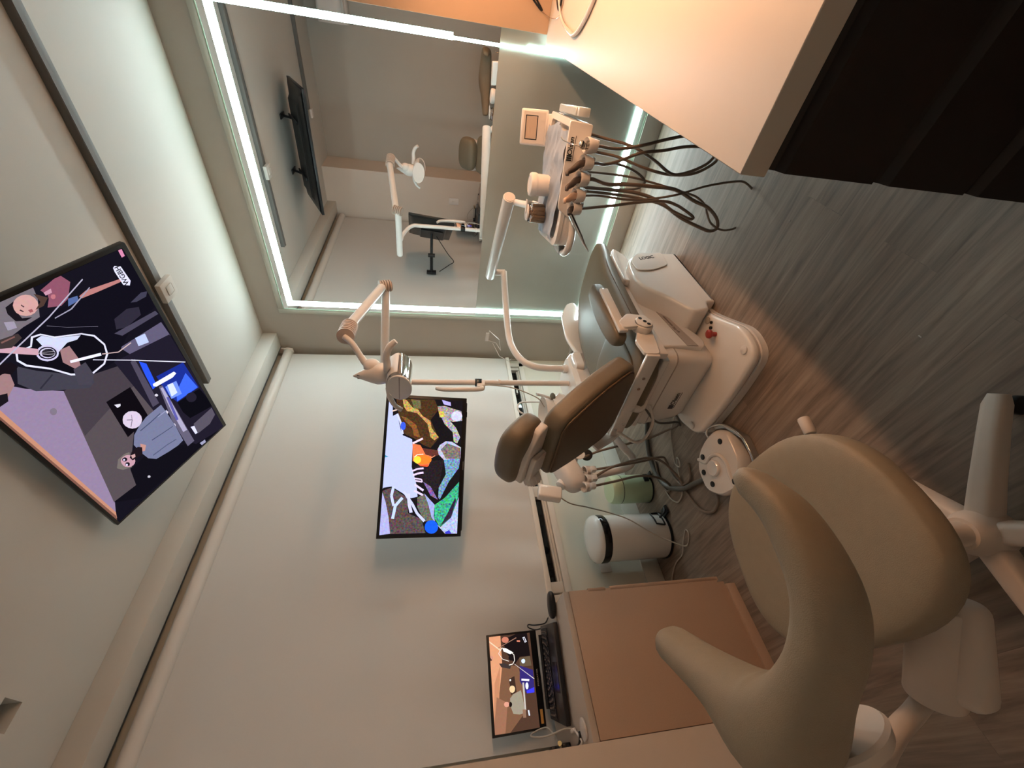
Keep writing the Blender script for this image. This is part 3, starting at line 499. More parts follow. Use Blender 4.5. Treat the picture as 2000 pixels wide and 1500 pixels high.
PIC_LAPTOP=[((78,54,42),[(0.175,0.114),(0.184,-0.086),(-0.181,-0.094),(-0.173,0.105)]),
((215,150,112),[(0.173,0.115),(0.185,0.044),(0.061,0.046),(-0.048,0.07),(-0.148,0.096),(-0.172,0.104),(-0.171,0.115)]),
((190,130,96),[(0.001,0.086),(0.062,0.055),(-0.063,0.071),(-0.174,0.087),(-0.173,0.105)]),
((120,84,62),[(0.061,0.046),(0.053,-0.026),(-0.026,-0.047),(-0.121,-0.035),(-0.178,0.035),(-0.173,0.101),(-0.063,0.072)]),
((150,104,80),[(-0.05,0.081),(-0.075,0.034),(-0.175,0.054),(-0.174,0.105)]),
((96,80,62),[(0.081,-0.037),(0.084,-0.088),(0.046,-0.091),(0.048,-0.036)]),
((24,17,18),[(0.17,-0.008),(0.179,-0.041),(0.183,-0.085),(0.084,-0.09),(0.085,-0.04),(0.06,-0.014),(0.104,0.02),(0.157,0.036)]),
((50,40,110),[(0.052,-0.036),(0.029,-0.096),(-0.053,-0.092),(-0.052,-0.054),(-0.004,-0.029)]),
((60,60,245),[(-0.043,-0.056),(-0.034,-0.093),(-0.053,-0.091),(-0.052,-0.057)]),
((210,225,255),[(0.067,-0.063),(0.063,-0.062),(0.061,-0.06),(0.059,-0.057),(0.059,-0.053),(0.06,-0.049),(0.062,-0.047),(0.065,-0.045),(0.069,-0.045),(0.072,-0.046),(0.074,-0.048),(0.075,-0.051),(0.076,-0.055),(0.075,-0.059),(0.073,-0.061),(0.07,-0.063)]),
((245,240,255),[(0.003,-0.038),(-0.003,-0.074),(-0.01,-0.072),(-0.004,-0.037)]),
((225,235,255),[(-0.027,-0.067),(-0.031,-0.066),(-0.035,-0.064),(-0.038,-0.061),(-0.038,-0.059),(-0.037,-0.056),(-0.034,-0.054),(-0.03,-0.053),(-0.025,-0.053),(-0.02,-0.054),(-0.016,-0.056),(-0.014,-0.059),(-0.013,-0.062),(-0.015,-0.064),(-0.018,-0.066),(-0.022,-0.067)]),
((152,142,124),[(-0.061,0.022),(-0.048,0.006),(-0.038,-0.03),(-0.06,-0.035),(-0.118,-0.041),(-0.121,-0.015),(-0.115,0.013),(-0.088,0.023)]),
((215,150,130),[(-0.081,0.028),(-0.085,0.029),(-0.088,0.032),(-0.089,0.036),(-0.089,0.04),(-0.088,0.044),(-0.086,0.048),(-0.082,0.05),(-0.079,0.051),(-0.075,0.05),(-0.072,0.047),(-0.071,0.043),(-0.071,0.038),(-0.072,0.034),(-0.074,0.03),(-0.078,0.028)]),
((30,20,18),[(-0.083,0.015),(-0.086,0.016),(-0.089,0.018),(-0.091,0.021),(-0.091,0.023),(-0.09,0.026),(-0.088,0.028),(-0.085,0.029),(-0.081,0.029),(-0.078,0.028),(-0.075,0.026),(-0.073,0.024),(-0.073,0.021),(-0.074,0.019),(-0.076,0.017),(-0.079,0.015)]),
((190,182,172),[(-0.012,-0.048),(-0.109,-0.046),(-0.109,-0.039),(-0.012,-0.04)]),
((140,105,85),[(-0.107,-0.044),(-0.135,-0.043),(-0.134,-0.029),(-0.106,-0.03)]),
((220,225,245),[(-0.111,-0.059),(-0.13,-0.061),(-0.13,-0.055),(-0.111,-0.053)]),
((60,42,34),[(0.009,0.02),(0.016,-0.006),(-0.042,-0.01),(-0.05,0.016)]),
((228,196,150),[(-0.031,-0.004),(-0.036,-0.002),(-0.04,0.001),(-0.042,0.005),(-0.043,0.01),(-0.041,0.015),(-0.038,0.019),(-0.033,0.021),(-0.028,0.022),(-0.023,0.02),(-0.019,0.017),(-0.017,0.013),(-0.017,0.007),(-0.018,0.003),(-0.021,-0.001),(-0.026,-0.004)]),
((255,250,235),[(0.003,0.011),(0.002,0.011),(0.001,0.012),(-0.0,0.013),(-0.0,0.015),(0.0,0.016),(0.001,0.018),(0.002,0.018),(0.004,0.018),(0.005,0.018),(0.006,0.017),(0.007,0.016),(0.007,0.014),(0.006,0.013),(0.006,0.011),(0.004,0.011)]),
((60,50,48),[(0.07,0.06),(0.068,0.034),(0.056,0.005),(0.045,0.011),(0.055,0.051)]),
((235,225,215),[(0.108,0.06),(0.129,0.043),(0.127,0.04),(0.107,0.058)]),
((235,225,215),[(0.129,0.041),(0.122,0.018),(0.119,0.019),(0.127,0.042)]),
((235,225,215),[(0.121,0.018),(0.097,-0.014),(0.095,-0.012),(0.12,0.02)]),
((235,225,215),[(0.096,-0.014),(0.075,-0.015),(0.075,-0.012),(0.096,-0.011)]),
((235,225,215),[(0.074,-0.015),(0.061,-0.005),(0.062,-0.002),(0.076,-0.013)]),
((235,225,215),[(0.06,-0.004),(0.058,0.014),(0.061,0.015),(0.063,-0.003)]),
((235,225,215),[(0.108,0.058),(0.086,0.042),(0.085,0.044),(0.107,0.06)]),
((235,225,215),[(0.086,0.042),(0.075,0.013),(0.073,0.014),(0.084,0.043)]),
((250,245,240),[(0.127,0.039),(0.125,0.023),(0.105,-0.011),(0.1,0.005),(0.114,0.035)]),
((24,18,20),[(0.084,-0.011),(0.08,-0.01),(0.077,-0.007),(0.075,-0.002),(0.075,0.003),(0.076,0.007),(0.079,0.011),(0.082,0.014),(0.086,0.014),(0.09,0.013),(0.093,0.01),(0.095,0.005),(0.095,0.0),(0.094,-0.004),(0.091,-0.008),(0.088,-0.011)]),
((196,120,98),[(0.156,0.006),(0.152,0.008),(0.148,0.012),(0.146,0.018),(0.146,0.024),(0.147,0.03),(0.15,0.035),(0.155,0.039),(0.159,0.04),(0.164,0.038),(0.167,0.034),(0.17,0.028),(0.17,0.022),(0.168,0.015),(0.165,0.01),(0.161,0.007)]),
((200,140,120),[(0.094,0.085),(0.09,0.086),(0.088,0.089),(0.086,0.094),(0.086,0.099),(0.087,0.104),(0.09,0.108),(0.093,0.111),(0.097,0.111),(0.1,0.11),(0.102,0.107),(0.104,0.103),(0.104,0.098),(0.103,0.093),(0.101,0.088),(0.097,0.086)]),
((60,40,38),[(0.106,0.105),(0.086,0.091),(0.083,0.097),(0.103,0.111)]),
((225,200,170),[(0.17,0.111),(0.121,0.048),(0.118,0.052),(0.167,0.115)]),
((150,110,92),[(0.13,0.06),(0.163,-0.03),(0.16,-0.032),(0.128,0.059)]),
((215,130,105),[(0.151,-0.032),(0.149,-0.048),(0.143,-0.047),(0.145,-0.032)]),
((215,205,205),[(0.061,-0.012),(-0.003,-0.098),(-0.005,-0.096),(0.06,-0.011)]),
((225,225,240),[(0.162,-0.071),(0.141,-0.08),(0.138,-0.07),(0.159,-0.061)]),
((40,30,30),[(0.158,-0.07),(0.142,-0.075),(0.141,-0.071),(0.157,-0.065)]),
((225,140,80),[(0.055,0.107),(0.049,0.108),(0.044,0.11),(0.041,0.111),(0.04,0.113),(0.041,0.114),(0.045,0.115),(0.05,0.116),(0.056,0.115),(0.062,0.115),(0.067,0.113),(0.071,0.112),(0.072,0.11),(0.07,0.109),(0.067,0.108),(0.061,0.107)]),
]

# ================================================================ THE ROOM
H = 2.648; XR = 2.95; YB = -3.04; YP = -2.66          # ceiling height, right wall, wall behind the camera, wall stub by the cabinet
o = struct('floor', bx(-.15, XR+.1, YB-.1, .15, -.06, 0), floor_m)
struct('ceiling', merge(bx(-.15, XR+.1, YB-.1, -2.415, H, H+.1), bx(.60, XR+.1, -2.415, .15, H, H+.1), bx(-.15, .52, -2.415, -2.335, H, H+.1),
       bx(-.15, .60, -2.335, .15, H, H+.1), bx(.51, .61, -2.425, -2.325, H+.07, H+.1)), ceil_m)
struct('wall_back', bx(-.15, XR+.1, 0.0, .12, 0, H), wall_m)
struct('wall_right', bx(XR, XR+.1, YB-.1, .1, 0, H), wall_m)
struct('wall_front', bx(.60, XR+.1, YB-.1, YB, 0, H), wall_m)
struct('wall_stub', bx(-.15, .62, YB-.1, YP, 0, H), mat('wall_paint_warm_lit', (.66, .575, .50), .65, noise=.03, nscale=6, bump=.15, bscale=300))  # wall paint lightened and warmed: the lamp light on it is in the colour
# window wall: solid below the sill and above the window
struct('wall_left', merge(bx(-.15, 0, YP, .0, 0, .574), bx(-.15, 0, YP, 0, 2.44, H), bx(-.15, 0, -.06, 0, .57, 2.45), bx(-.15, 0, YP, -2.55, .57, 2.45)), lowwall_m)
# dropped box that hides the blind
struct('trim_1', bx(.098, .231, YP, 0, 2.548, H, .003), ceil_m)
struct('baseboard_left', bx(0, .014, YP, 0, 0, .112, .002), mat('baseboard_white', (.60, .58, .52), .4))
struct('baseboard_back', bx(.012, 2.2, -.016, 0, 0, .114, .002), wall_m)
struct('trim_2', bx(.010, .44, -.020, -.0005, .135, .16, .004), ceil_m)
struct('trim_3', bx(.002, .012, -.010, -.0005, .575, 2.46, .002), wall_m)        # cable cover in the corner

# window: sliding white frame, black night glass
wf = []
wf.append(bx(-.07, .012, -2.60, -.055, .574, .615, .003)); wf.append(bx(-.07, .005, -2.6, -.055, 2.40, 2.45, .003))
wf.append(bx(-.07, .012, -.10, -.055, .575, 2.44, .003)); wf.append(bx(-.07, .012, -2.60, -2.55, .575, 2.44, .003))
wf.append(bx(-.055, -.012, -2.55, -.10, .600, .628, .002)); wf.append(bx(-.045, -.020, -2.55, -.10, .615, .640, .002))
for y0, y1 in ((-.13, -.10), (-.72, -.67), (-.775, -.735), (-1.375, -1.295), (-1.98, -1.92), (-2.03, -1.99)):
    wf.append(bx(-.05, -.004, y0, y1, .615, 2.40, .002))
wf.append(bx(-.03, -.004, -.41, -.36, .66, .675, .002))
W1 = struct('window_1', merge(*wf), alu_w)
obj('pane', bx(-.045, -.039, -2.55, -.10, .62, 2.42), nightglass, W1)

# roller blind
t = thing('roller_blind', 'pale grey roller blind covering the window down to its sill', 'blind', (.06, -1.33, .70))
sheet = new(); ny = 60; nz = 36; y0, y1, z0, z1 = -2.62, -.045, .735, 2.47
g = [[sheet.verts.new((.060+.0035*math.sin(9*(y0+(y1-y0)*i/ny)+3*(z1-z0)*j/nz)*(1-j/nz)**2*2.4+.006*math.sin(23*(y0+(y1-y0)*i/ny)-6*j/nz)*(1-j/nz)**3, y0+(y1-y0)*i/ny, z0+(z1-z0)*j/nz)) for i in range(ny+1)] for j in range(nz+1)]
for j in range(nz):
    for i in range(ny): sheet.faces.new((g[j][i], g[j][i+1], g[j+1][i+1], g[j+1][i]))
bmesh.ops.solidify(sheet, geom=sheet.faces[:], thickness=.0015) if False else None
obj('fabric', sheet, blind_m, t)
obj('bottom_bar', bx(.052, .072, -2.62, -.045, .705, .738, .006, 3), alu_w, t)
obj('roller_tube', cyl((.066, -2.63, 2.492), (.066, -.035, 2.492), .034, seg=40), mat('roller_fabric_tube', (.60, .56, .52), .6), t)
obj('end_cap', cyl((.066, -.035, 2.492), (.066, -.018, 2.492), .038, seg=40, bev=.003), white_pl, t)
obj('rail', merge(bx(.088, .097, -2.65, -.006, 2.548, 2.575), bx(.078, .088, -2.65, -.006, 2.556, 2.566)), alu, t)
obj('bracket', bx(.04, .09, -.018, -.008, 2.46, 2.62, .002), white_pl, t)

# ================================================================ MIRROR WITH LIGHT STRIP
XL, XRM, ZB, ZT = .426, 2.245, .117, 2.482
t = thing('lit_wall_mirror', 'tall wall mirror edged with glowing cool-white light strips, frosted lower half', 'mirror', ((XL+XRM)/2, -.004, ZB))
GX, GZ = .464, 2.446
obj('frame', merge(bx(XL, GX-.001, -.010, -.0006, ZB, ZT, .002), bx(GX-.001, XRM, -.010, -.0006, GZ+.001, ZT, .002)), mat('frame_white', (.5, .5, .43), .45), t)
obj('mirror_glass', bx(GX, XRM, -.009, -.003, 1.028, GZ), mirror_m, t)
obj('frosted_glass', bx(GX, XRM, -.009, -.003, ZB, 1.0275), frost_m, t)
obj('glass_edge', merge(bx(GX, GX+.005, -.0105, -.009, ZB, GZ), bx(GX, XRM, -.0105, -.009, GZ-.005, GZ), bx(GX, XRM, -.0105, -.009, ZB, ZB+.005)), mat('green_glass_edge', (.55, .72, .60), .2), t)
def strip(x0, x1, z0, z1):
    s_ = obj('light_strip', bx(x0, x1, -.0142, -.0092, z0, z1), led_e, t, smooth=False)
    obj('diffuser', bx(x0+.0005, x1-.0005, -.0152, -.0143, z0+.0005, z1-.0005), led_m, s_, smooth=False)
strip(.500, 2.188, 2.370, 2.408); strip(.500, .536, .192, 2.3695); strip(.500, 2.188, .153, .1915)
strip(2.158, 2.188, 1.268, 2.3695); strip(2.160, 2.174, .882, 1.2675); strip(2.158, 2.188, .192, .8815)

# ================================================================ CEILING ITEMS
def track(name, label, x0, x1, y0, y1):
    bm = merge(bx(x0, x1, y0, y1, H-.030, H-.0005, .002), bx(x0+.001, x1-.001, y0+.002, y0+.02, H-.0315, H-.029))
    return single(name, label, 'cable channel', bm, track_m)
track('cable_channel', 'long grey channel fixed across the ceiling above the big television', .53, 2.94, -.872, -.828)
track('cable_channel', 'grey ceiling channel behind the television, seen only in the mirror', 1.22, 2.5, -2.475, -2.445)
single('junction_box', 'small white box set on the grey ceiling channel beside the television', 'junction box', merge(bx(1.09, 1.185, -.90, -.79, H-.055, H-.0305, .004), bx(1.115, 1.16, -.87, -.82, H-.059, H-.0551, .004)), ceil_m)
single('junction_box', 'white box at the end of the ceiling channel seen in the mirror', 'junction box', bx(1.15, 1.23, -2.49, -2.43, H-.05, H-.0305, .004), white_pl)

# ================================================================ TELEVISIONS
def rot(a, b, g):
    return Matrix.Rotation(a, 4, 'Z') @ Matrix.Rotation(b, 4, 'X') @ Matrix.Rotation(g, 4, 'Y')
def tv_matrix(c, a, b, g):
    """local x right, y up, z towards the viewer"""
    R = rot(a, b, g); X = (R @ Vector((1, 0, 0, 0))).to_3d(); Z = (R @ Vector((0, 0, 1, 0))).to_3d()
    return frame(c, X, Z)
def television(name, label, c, ang, W, Hh, pic, gain, rim, back):
    M = tv_matrix(c, *ang); t = thing(name, label, 'television', c)
    obj('bezel', box((0, 0, -.012), (W, Hh, .022), .003, 2, M), black_m, t)
    obj('back_cover', loft([[M @ Vector((x*sx, y*sy-.03*(z < -.03), z)) for x, y in ((W/2, -Hh/2), (W/2, Hh/2), (-W/2, Hh/2), (-W/2, -Hh/2))] for sx, sy, z in ((.97, .96, -.0235), (.93, .9, -.035), (.78, .62, -.05), (.72, .55, -.068))]), black_m, t)
    p = picture('screen', pic, W-2*rim, Hh-2*rim-.004, M @ Matrix.Translation((0, .003, .0)), t, gain)
    for x in (-.3, .3): obj('vent', box((x*W, -.02, -.0705 if False else -.062), (.12*W, .05, .004), .001, 1, M), blackg, t)
    return t, M
t, M = television('ceiling_television', 'large flat television hung face-down under the ceiling, showing a band playing', (1.1207, -1.5493, 2.4713), (-.0441, 1.144, .0114), .97, .56, PIC_BAND, 1.0, .012, 1)
text('logo', 'WGBH', .0225, M @ Matrix.Translation((.396, -.2172, .0036)), black_m, t, .0002)
n = (M.to_3x3() @ Vector((0, 0, 1)))
for x in (-.22, .22):
    a = M @ Vector((x, -.12, -.07)); b = M @ Vector((x, .16, -.07))
    obj('bracket', merge(box((x, .02, -.075), (.026, .30, .012), .002, 1, M), cyl(M @ Vector((x, .04, -.075)), (a.x, -1.60, H-.010), .010, seg=12), bx(a.x-.02, a.x+.02, -1.66, -1.54, H-.010, H-.001, .002)), black_m, t)
t, M = television('wall_television', 'television on a swing arm in front of the blind, showing a coral reef', (.5357, -1.4735, 1.3981), (.9119, .0825, .0471), .73, .425, PIC_REEF, 1.0, .016, 1)
obj('brand_mark', box((.0, -.207, .0002), (.045, .004, .001), 0, 1, M), alu, t)
obj('sensor', box((.275, -.214, -.006), (.03, .008, .012), .003, 2, M), blackg, t)
pm = M @ Vector((0, -.02, -.07))
arm = thing('television_wall_mount', 'folding black and white steel arm holding the television off the window', 'wall mount', (.02, -1.34, 1.2))
obj('plate', box((0, -.02, -.0745), (.22, .22, .008), .002, 1, M), black_m, arm)
obj('arm', merge(tube([pm+Vector((-.004, .002, 0)), (.30, -1.30, pm.z)], .014, smooth=False), tube([(.30, -1.30, pm.z), (.10, -1.335, pm.z)], .016, smooth=False), cyl((.30, -1.30, pm.z-.035), (.30, -1.30, pm.z+.035), .02)), black_m, arm)
obj('wall_plate', bx(.076, .10, -1.365, -1.305, pm.z-.05, pm.z+.05, .004), black_m, arm)
obj('cable', tube([pm+Vector((-.01, .05, -.05)), (.36, -1.24, 1.22), (.30, -1.2, 1.16), (.22, -1.27, 1.2), (.12, -1.30, 1.3)], .004), black_m, arm)

# ================================================================ RIGHT SIDE: WORKTOP, DRAWERS, PANEL, CABINET, LAMP
CT = .80
single('worktop', 'long peach-lit white worktop on the right with a sharp square corner', 'worktop', bx(2.198, XR-.001, -2.008, -.071, CT-.052, CT, .0015, 1), lamw)
t = thing('drawer_cabinet', 'very dark brown drawer cabinet under the right-hand worktop', 'cabinet', (2.57, -1.2, 0))
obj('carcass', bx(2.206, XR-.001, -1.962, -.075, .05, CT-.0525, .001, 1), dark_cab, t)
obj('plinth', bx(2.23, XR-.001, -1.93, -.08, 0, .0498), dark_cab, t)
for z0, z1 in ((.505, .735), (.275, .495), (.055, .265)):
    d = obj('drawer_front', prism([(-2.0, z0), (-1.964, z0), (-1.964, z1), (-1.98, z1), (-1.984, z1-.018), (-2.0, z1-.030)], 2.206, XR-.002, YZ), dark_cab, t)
single('splashback_panel', 'peach wall panel standing on the worktop beside the mirror', 'wall panel', bx(2.243, XR-.001, -.0705, -.0505, CT, 1.765, .001), orange_lam)
t = thing('wall_cabinet', 'dark cabinet high on the wall at the upper right corner of the mirror', 'cabinet', (2.6, -.04, 1.77))
obj('carcass', bx(2.30, XR-.001, -.049, -.001, 1.45, 2.6), orange_lam, t) if False else None
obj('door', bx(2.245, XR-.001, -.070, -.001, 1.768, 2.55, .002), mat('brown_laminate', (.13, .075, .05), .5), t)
t = thing('lamp_bar', 'warm white lamp bar fixed over the back of the worktop', 'lamp', (2.66, -1.0, 1.36))
obj('housing', merge(bx(2.60, XR-.001, -1.80, -.0715, 1.425, 1.46, .003), bx(2.635, 2.685, -1.72, -.30, 1.389, 1.4248, .003)), white_pl, t)
obj('diffuser', cyl((2.66, -1.70, 1.375), (2.66, -.22, 1.375), .013, seg=20, bev=.004), warm_m, t)

def loop(P, r, **k): return tube(P, r, seg=10, k=8, **k)
single('hose', 'translucent white hose lying in a loop on the peach worktop', 'hose', loop([(2.50, -.08, .812), (2.42, -.20, .812), (2.365, -.285, .810), (2.315, -.391, .809), (2.290, -.567, .809), (2.291, -.658, .809), (2.329, -.744, .809), (2.40, -.83, .809), (2.55, -.95, .809)], [.0045, .0045, .005, .007, .0085, .0085, .0085, .0085]), mat('milky_tube', (.62, .56, .52), .15, coat=.4))
single('cable', 'dark looped cable standing against the peach panel at the back of the worktop', 'cable', merge(tube([(2.47, -.10, .95), (2.39, -.085, .90), (2.33, -.08, .845), (2.365, -.10, .90), (2.42, -.115, .96), (2.52, -.13, .93)], .0045), tube([(2.45, -.20, .806), (2.38, -.21, .806), (2.345, -.285, .806), (2.40, -.30, .806), (2.52, -.28, .806)], .0045)), black_m)
single('wire_rack', 'thin bronze wire bent over the dark cable on the worktop', 'wire', tube([(2.325, -.095, .845), (2.31, -.16, .808), (2.33, -.30, .804), (2.42, -.36, .804)], .0015, seg=6), mat('bronze_wire', (.35, .2, .12), .3, metal=.7))

# ================================================================ LEFT SIDE: CABINET, LAPTOP
t = thing('side_cabinet', 'beige laminate cabinet in the corner under the laptop', 'cabinet', (.35, -2.42, 0))
obj('carcass', bx(.085, .585, YP+.002, -2.185, .045, .785, .001), cab_m, t)
obj('top', bx(.080, .602, YP+.001, -2.175, .7855, .81, .002), mat('cabinet_top', (.50, .43, .37), .5), t)
obj('door', bx(.586, .603, YP+.003, -2.175, .088, .784, .0015), cab_m, t)
obj('plinth', bx(.09, .594, YP+.004, -2.198, 0, .0445, .001), cab_m, t)
obj('side_panel', merge(bx(.10, .603, -2.1845, -2.170, .62, .70, .001), bx(.10, .603, -2.1845, -2.168, .08, .60, .001)), cab_m, t)
single('cable_grommet', 'round white cap at the near end of the cabinet top', 'grommet', cyl((.53, -2.615, .8105), (.53, -2.615, .819), .034, bev=.003), white_mat)

LC = (.1752, -2.3874, .9792)
M = tv_matrix(LC, 1.3524, .0905, -.008)
t = thing('laptop', 'open black laptop on the beige cabinet playing the band video', 'laptop', (.28, -2.41, .8105))
obj('lid', box((0, 0, -.0045), (.37, .2415, .008), .003, 2, M), black_m, t)
picture('screen', PIC_LAPTOP, .352, .198, M @ Matrix.Translation((0, .010, 0)), t, 1.0, (78, 54, 42))
text('lettering', 'PREDATOR', .0085, M @ Matrix.Translation((0, -.1045, .0002)), mat('pale_print', (.6, .5, .42), .4), t, .0002, sx=1.5)
fwd = Vector((math.sin(1.3524), -math.cos(1.3524), 0)); rgt = Vector((math.cos(1.3524), math.sin(1.3524), 0))
hinge = Vector(LC) + (M.to_3x3() @ Vector((0, -.124, 0)))
BM = frame((hinge+fwd*.127+rgt*.022).to_tuple()[:2]+(.838,), rgt, -fwd)      # local x right, y towards the hinge, z up
bs = obj('base', merge(box((0, 0, -.011), (.352, .254, .020), .004, 2, BM), cyl(BM @ Vector((-.14, .127, .004)), BM @ Vector((.14, .127, .004)), .0085, seg=16)), mat('laptop_black', (.014, .014, .017), .3), t)
kb = new(); key_m = mat('key_black', (.022, .022, .026), .45)
rows = [(.095, 15), (.078, 15), (.060, 14), (.042, 13), (.024, 12), (.006, 9)]
obj('keyboard', merge(*[box((-.165+.33*(i+.5)/n_, y, .0012), (.33/n_*.84, .0145, .0022), .0006, 1, BM) for y, n_ in rows for i in range(n_)]), key_m, t)
obj('key_legends', merge(*[box((-.165+.33*(i+.5)/n_-.003, y+.002, .0025), (.006, .0045, .0003), 0, 1, BM) for y, n_ in rows for i in range(n_)]), mat('legend_print', (.55, .42, .33), .5), t)
obj('touchpad', box((-.02, -.07, .0002), (.105, .07, .001), .0003, 1, BM), mat('touchpad', (.02, .02, .026), .2), t)
obj('sticker', box((-.13, -.105+.215, .0), (.001, .001, .001), 0, 1, BM), amber_m, t) if False else None
obj('sticker', box((-.145, -.113, .0004), (.012, .05, .0006), .0002, 1, M @ Matrix.Rotation(PI/2, 4, 'Z') @ Matrix.Identity(4)) if False else box((-.14, -.104, .0006), (.05, .012, .0006), .0002, 1, M), mat('orange_sticker', (.75, .42, .12), .5), t)
single('mouse', 'black computer mouse beside the right end of the laptop', 'mouse', superell((.45, -2.175, .8275), (.031, .055, .0165), .75, .8, Matrix.Rotation(-.45, 4, 'Z')), black_m)
single('laptop_cable', 'short black cable curled behind the laptop hinge', 'cable', tube([(.20, -2.20, .83), (.15, -2.19, .85), (.14, -2.175, .88), (.17, -2.17, .885), (.19, -2.18, .86), (.24, -2.19, .82), (.30, -2.185, .815)], .003), black_m)
t = thing('power_adapter', 'black adapter with a jutting plug at the near end of the laptop', 'adapter', (.24, -2.61, .8105))
obj('body', merge(bx(.17, .30, -2.648, -2.628, .8105, .845, .004), bx(.13, .17, -2.655, -2.625, .815, .86, .004)), black_m, t)
obj('plug_tip', cyl((.30, -2.636, .85), (.335, -2.630, .862), .008, seg=16), mat('brass', (.8, .65, .35), .2, metal=1), t)
single('white_cable', 'white cable looping up beside the laptop and onto the cabinet', 'cable', tube([(.40, -2.60, .8155), (.36, -2.592, .838), (.29, -2.60, .90), (.22, -2.59, .945), (.175, -2.575, .93), (.19, -2.565, .875), (.27, -2.595, .865), (.32, -2.600, .87)], .0032), cable_m)
single('black_cable', 'thick black lead running from the adapter to the white cap', 'cable', tube([(.30, -2.64, .822), (.36, -2.652, .8175), (.44, -2.648, .8165), (.475, -2.63, .817), (.49, -2.618, .82)], .005), black_m)
single('charging_cable', 'white plug and lead beside the near corner of the laptop', 'cable', merge(tube([(.42, -2.604, .818), (.47, -2.632, .816), (.48, -2.645, .8155), (.44, -2.653, .8155), (.33, -2.6535, .8155)], .0038), bx(.375, .42, -2.611, -2.597, .811, .824, .004)), white_pl)
t = thing('wall_switch', 'white switch plate on the stub wall above the laptop', 'switch', (.36, YP, 1.12))
obj('plate', bx(.315, .395, YP+.0005, YP+.009, 1.06, 1.18, .004), white_pl, t); obj('rocker', bx(.342, .368, YP+.0092, YP+.014, 1.10, 1.14, .002), white_pl, t)

# air conditioner high on the wall behind the camera, seen in the mirror
t = thing('air_conditioner', 'white wall air conditioner at the top edge of the mirror reflection', 'air conditioner', (2.3, -2.95, 2.2))
obj('body', prism(roundpoly([(YB+.001, 2.22), (YB+.13, 2.22), (YB+.20, 2.30), (YB+.20, 2.50), (YB+.001, 2.50)], .03), 1.90, 2.72, YZ), white_pl, t)
obj('louvre', bx(1.95, 2.68, YB+.142, YB+.196, 2.243, 2.262, .003), white_mat, t)

# socket behind the bin, wall hook of wire
t = thing('wall_socket', 'white socket plate low on the window wall beside the big white bin', 'socket', (.006, -1.85, .32))
obj('plate', bx(.0005, .009, -1.895, -1.80, .305, .375, .003), white_pl, t)
t = thing('wire_hook', 'thin white wire hanger on a small plate beside the mirror', 'hanger', (.25, -.06, .8))
obj('plate', merge(bx(.215, .30, -.010, -.0007, .895, .925, .002),), white_pl, t)
obj('wire', tube([(.225, -.012, .90), (.20, -.012, .83), (.20, -.11, .80), (.33, -.13, .83), (.33, -.015, .90), (.225, -.012, .90)], .0022, seg=6, smooth=False), white_pl, t)
obj('wire', tube([(.20, -.012, .86), (.12, -.09, .80), (.10, -.13, .72), (.13, -.13, .70)], .0022, seg=6, smooth=False), white_pl, t)

# ================================================================ BINS
def lathe_at(P, x, y, z=0, seg=48): return lathe(P, (x, y, z), (0, 0, 1), seg)
bxx, byy = .17, -1.765
t = thing('pedal_bin', 'large white enamel pedal bin with a black band under its lid', 'bin', (bxx, byy, 0))
obj('body', lathe_at([(0, .012), (.124, .012), (.127, .018), (.128, .37), (.122, .372), (0, .372)], bxx, byy), binw, t)
obj('base_ring', lathe_at([(0, 0), (.127, 0), (.131, .004), (.131, .016), (.128, .0165)], bxx, byy), black_m, t)
obj('band', lathe_at([(.10, .3725), (.131, .3725), (.1325, .376), (.1325, .408), (.128, .414), (.10, .414)], bxx, byy), blackg, t)
obj('lid', lathe_at([(.09, .4145), (.131, .4145), (.133, .418), (.130, .434), (.118, .447), (.09, .456), (.05, .461), (0, .463)], bxx, byy), binw, t)
ca, sa = math.cos(-.15), math.sin(-.15)
pd = obj('pedal', merge(box((bxx+.145, byy+.075, .012), (.07, .05, .012), .005, 2), tube([(bxx+.13, byy+.045, .05), (bxx+.165, byy+.06, .03), (bxx+.16, byy+.095, .015)], .006)), black_m, t)
fr = [(bxx+.1325*math.cos(a), byy+.1325*math.sin(a), z) for a, z in [(.0+.09*i, .035) for i in range(9)]+[(.74, .06)]+[(.70-.09*i, .085) for i in range(8)]+[(.03, .06), (.0, .035)]]
obj('pedal_frame', tube(fr, .0045, seg=8, smooth=False), black_m, t)
gx, gy = .215, -1.475
t = thing('small_pedal_bin', 'small pale green pedal bin standing behind the white bin', 'bin', (gx, gy, 0))
obj('body', lathe_at([(0, .006), (.084, .006), (.087, .01), (.088, .195), (0, .197)], gx, gy), green_m, t)
obj('base_ring', lathe_at([(0, 0), (.087, 0), (.090, .003), (.090, .0095), (.087, .010)], gx, gy), black_m, t)
obj('lid', lathe_at([(.0, .2005), (.089, .2005), (.090, .205), (.088, .245), (.078, .262), (.04, .268), (0, .269)], gx, gy), green_m, t)
obj('lid_ring', lathe_at([(.07, .1972), (.0895, .1972), (.0895, .2003), (.07, .2003)], gx, gy), black_m, t)
obj('pedal', merge(box((gx+.092, gy+.02, .04), (.012, .05, .03), .003, 2), box((gx+.105, gy+.03, .014), (.04, .04, .01), .004, 2)), black_m, t)

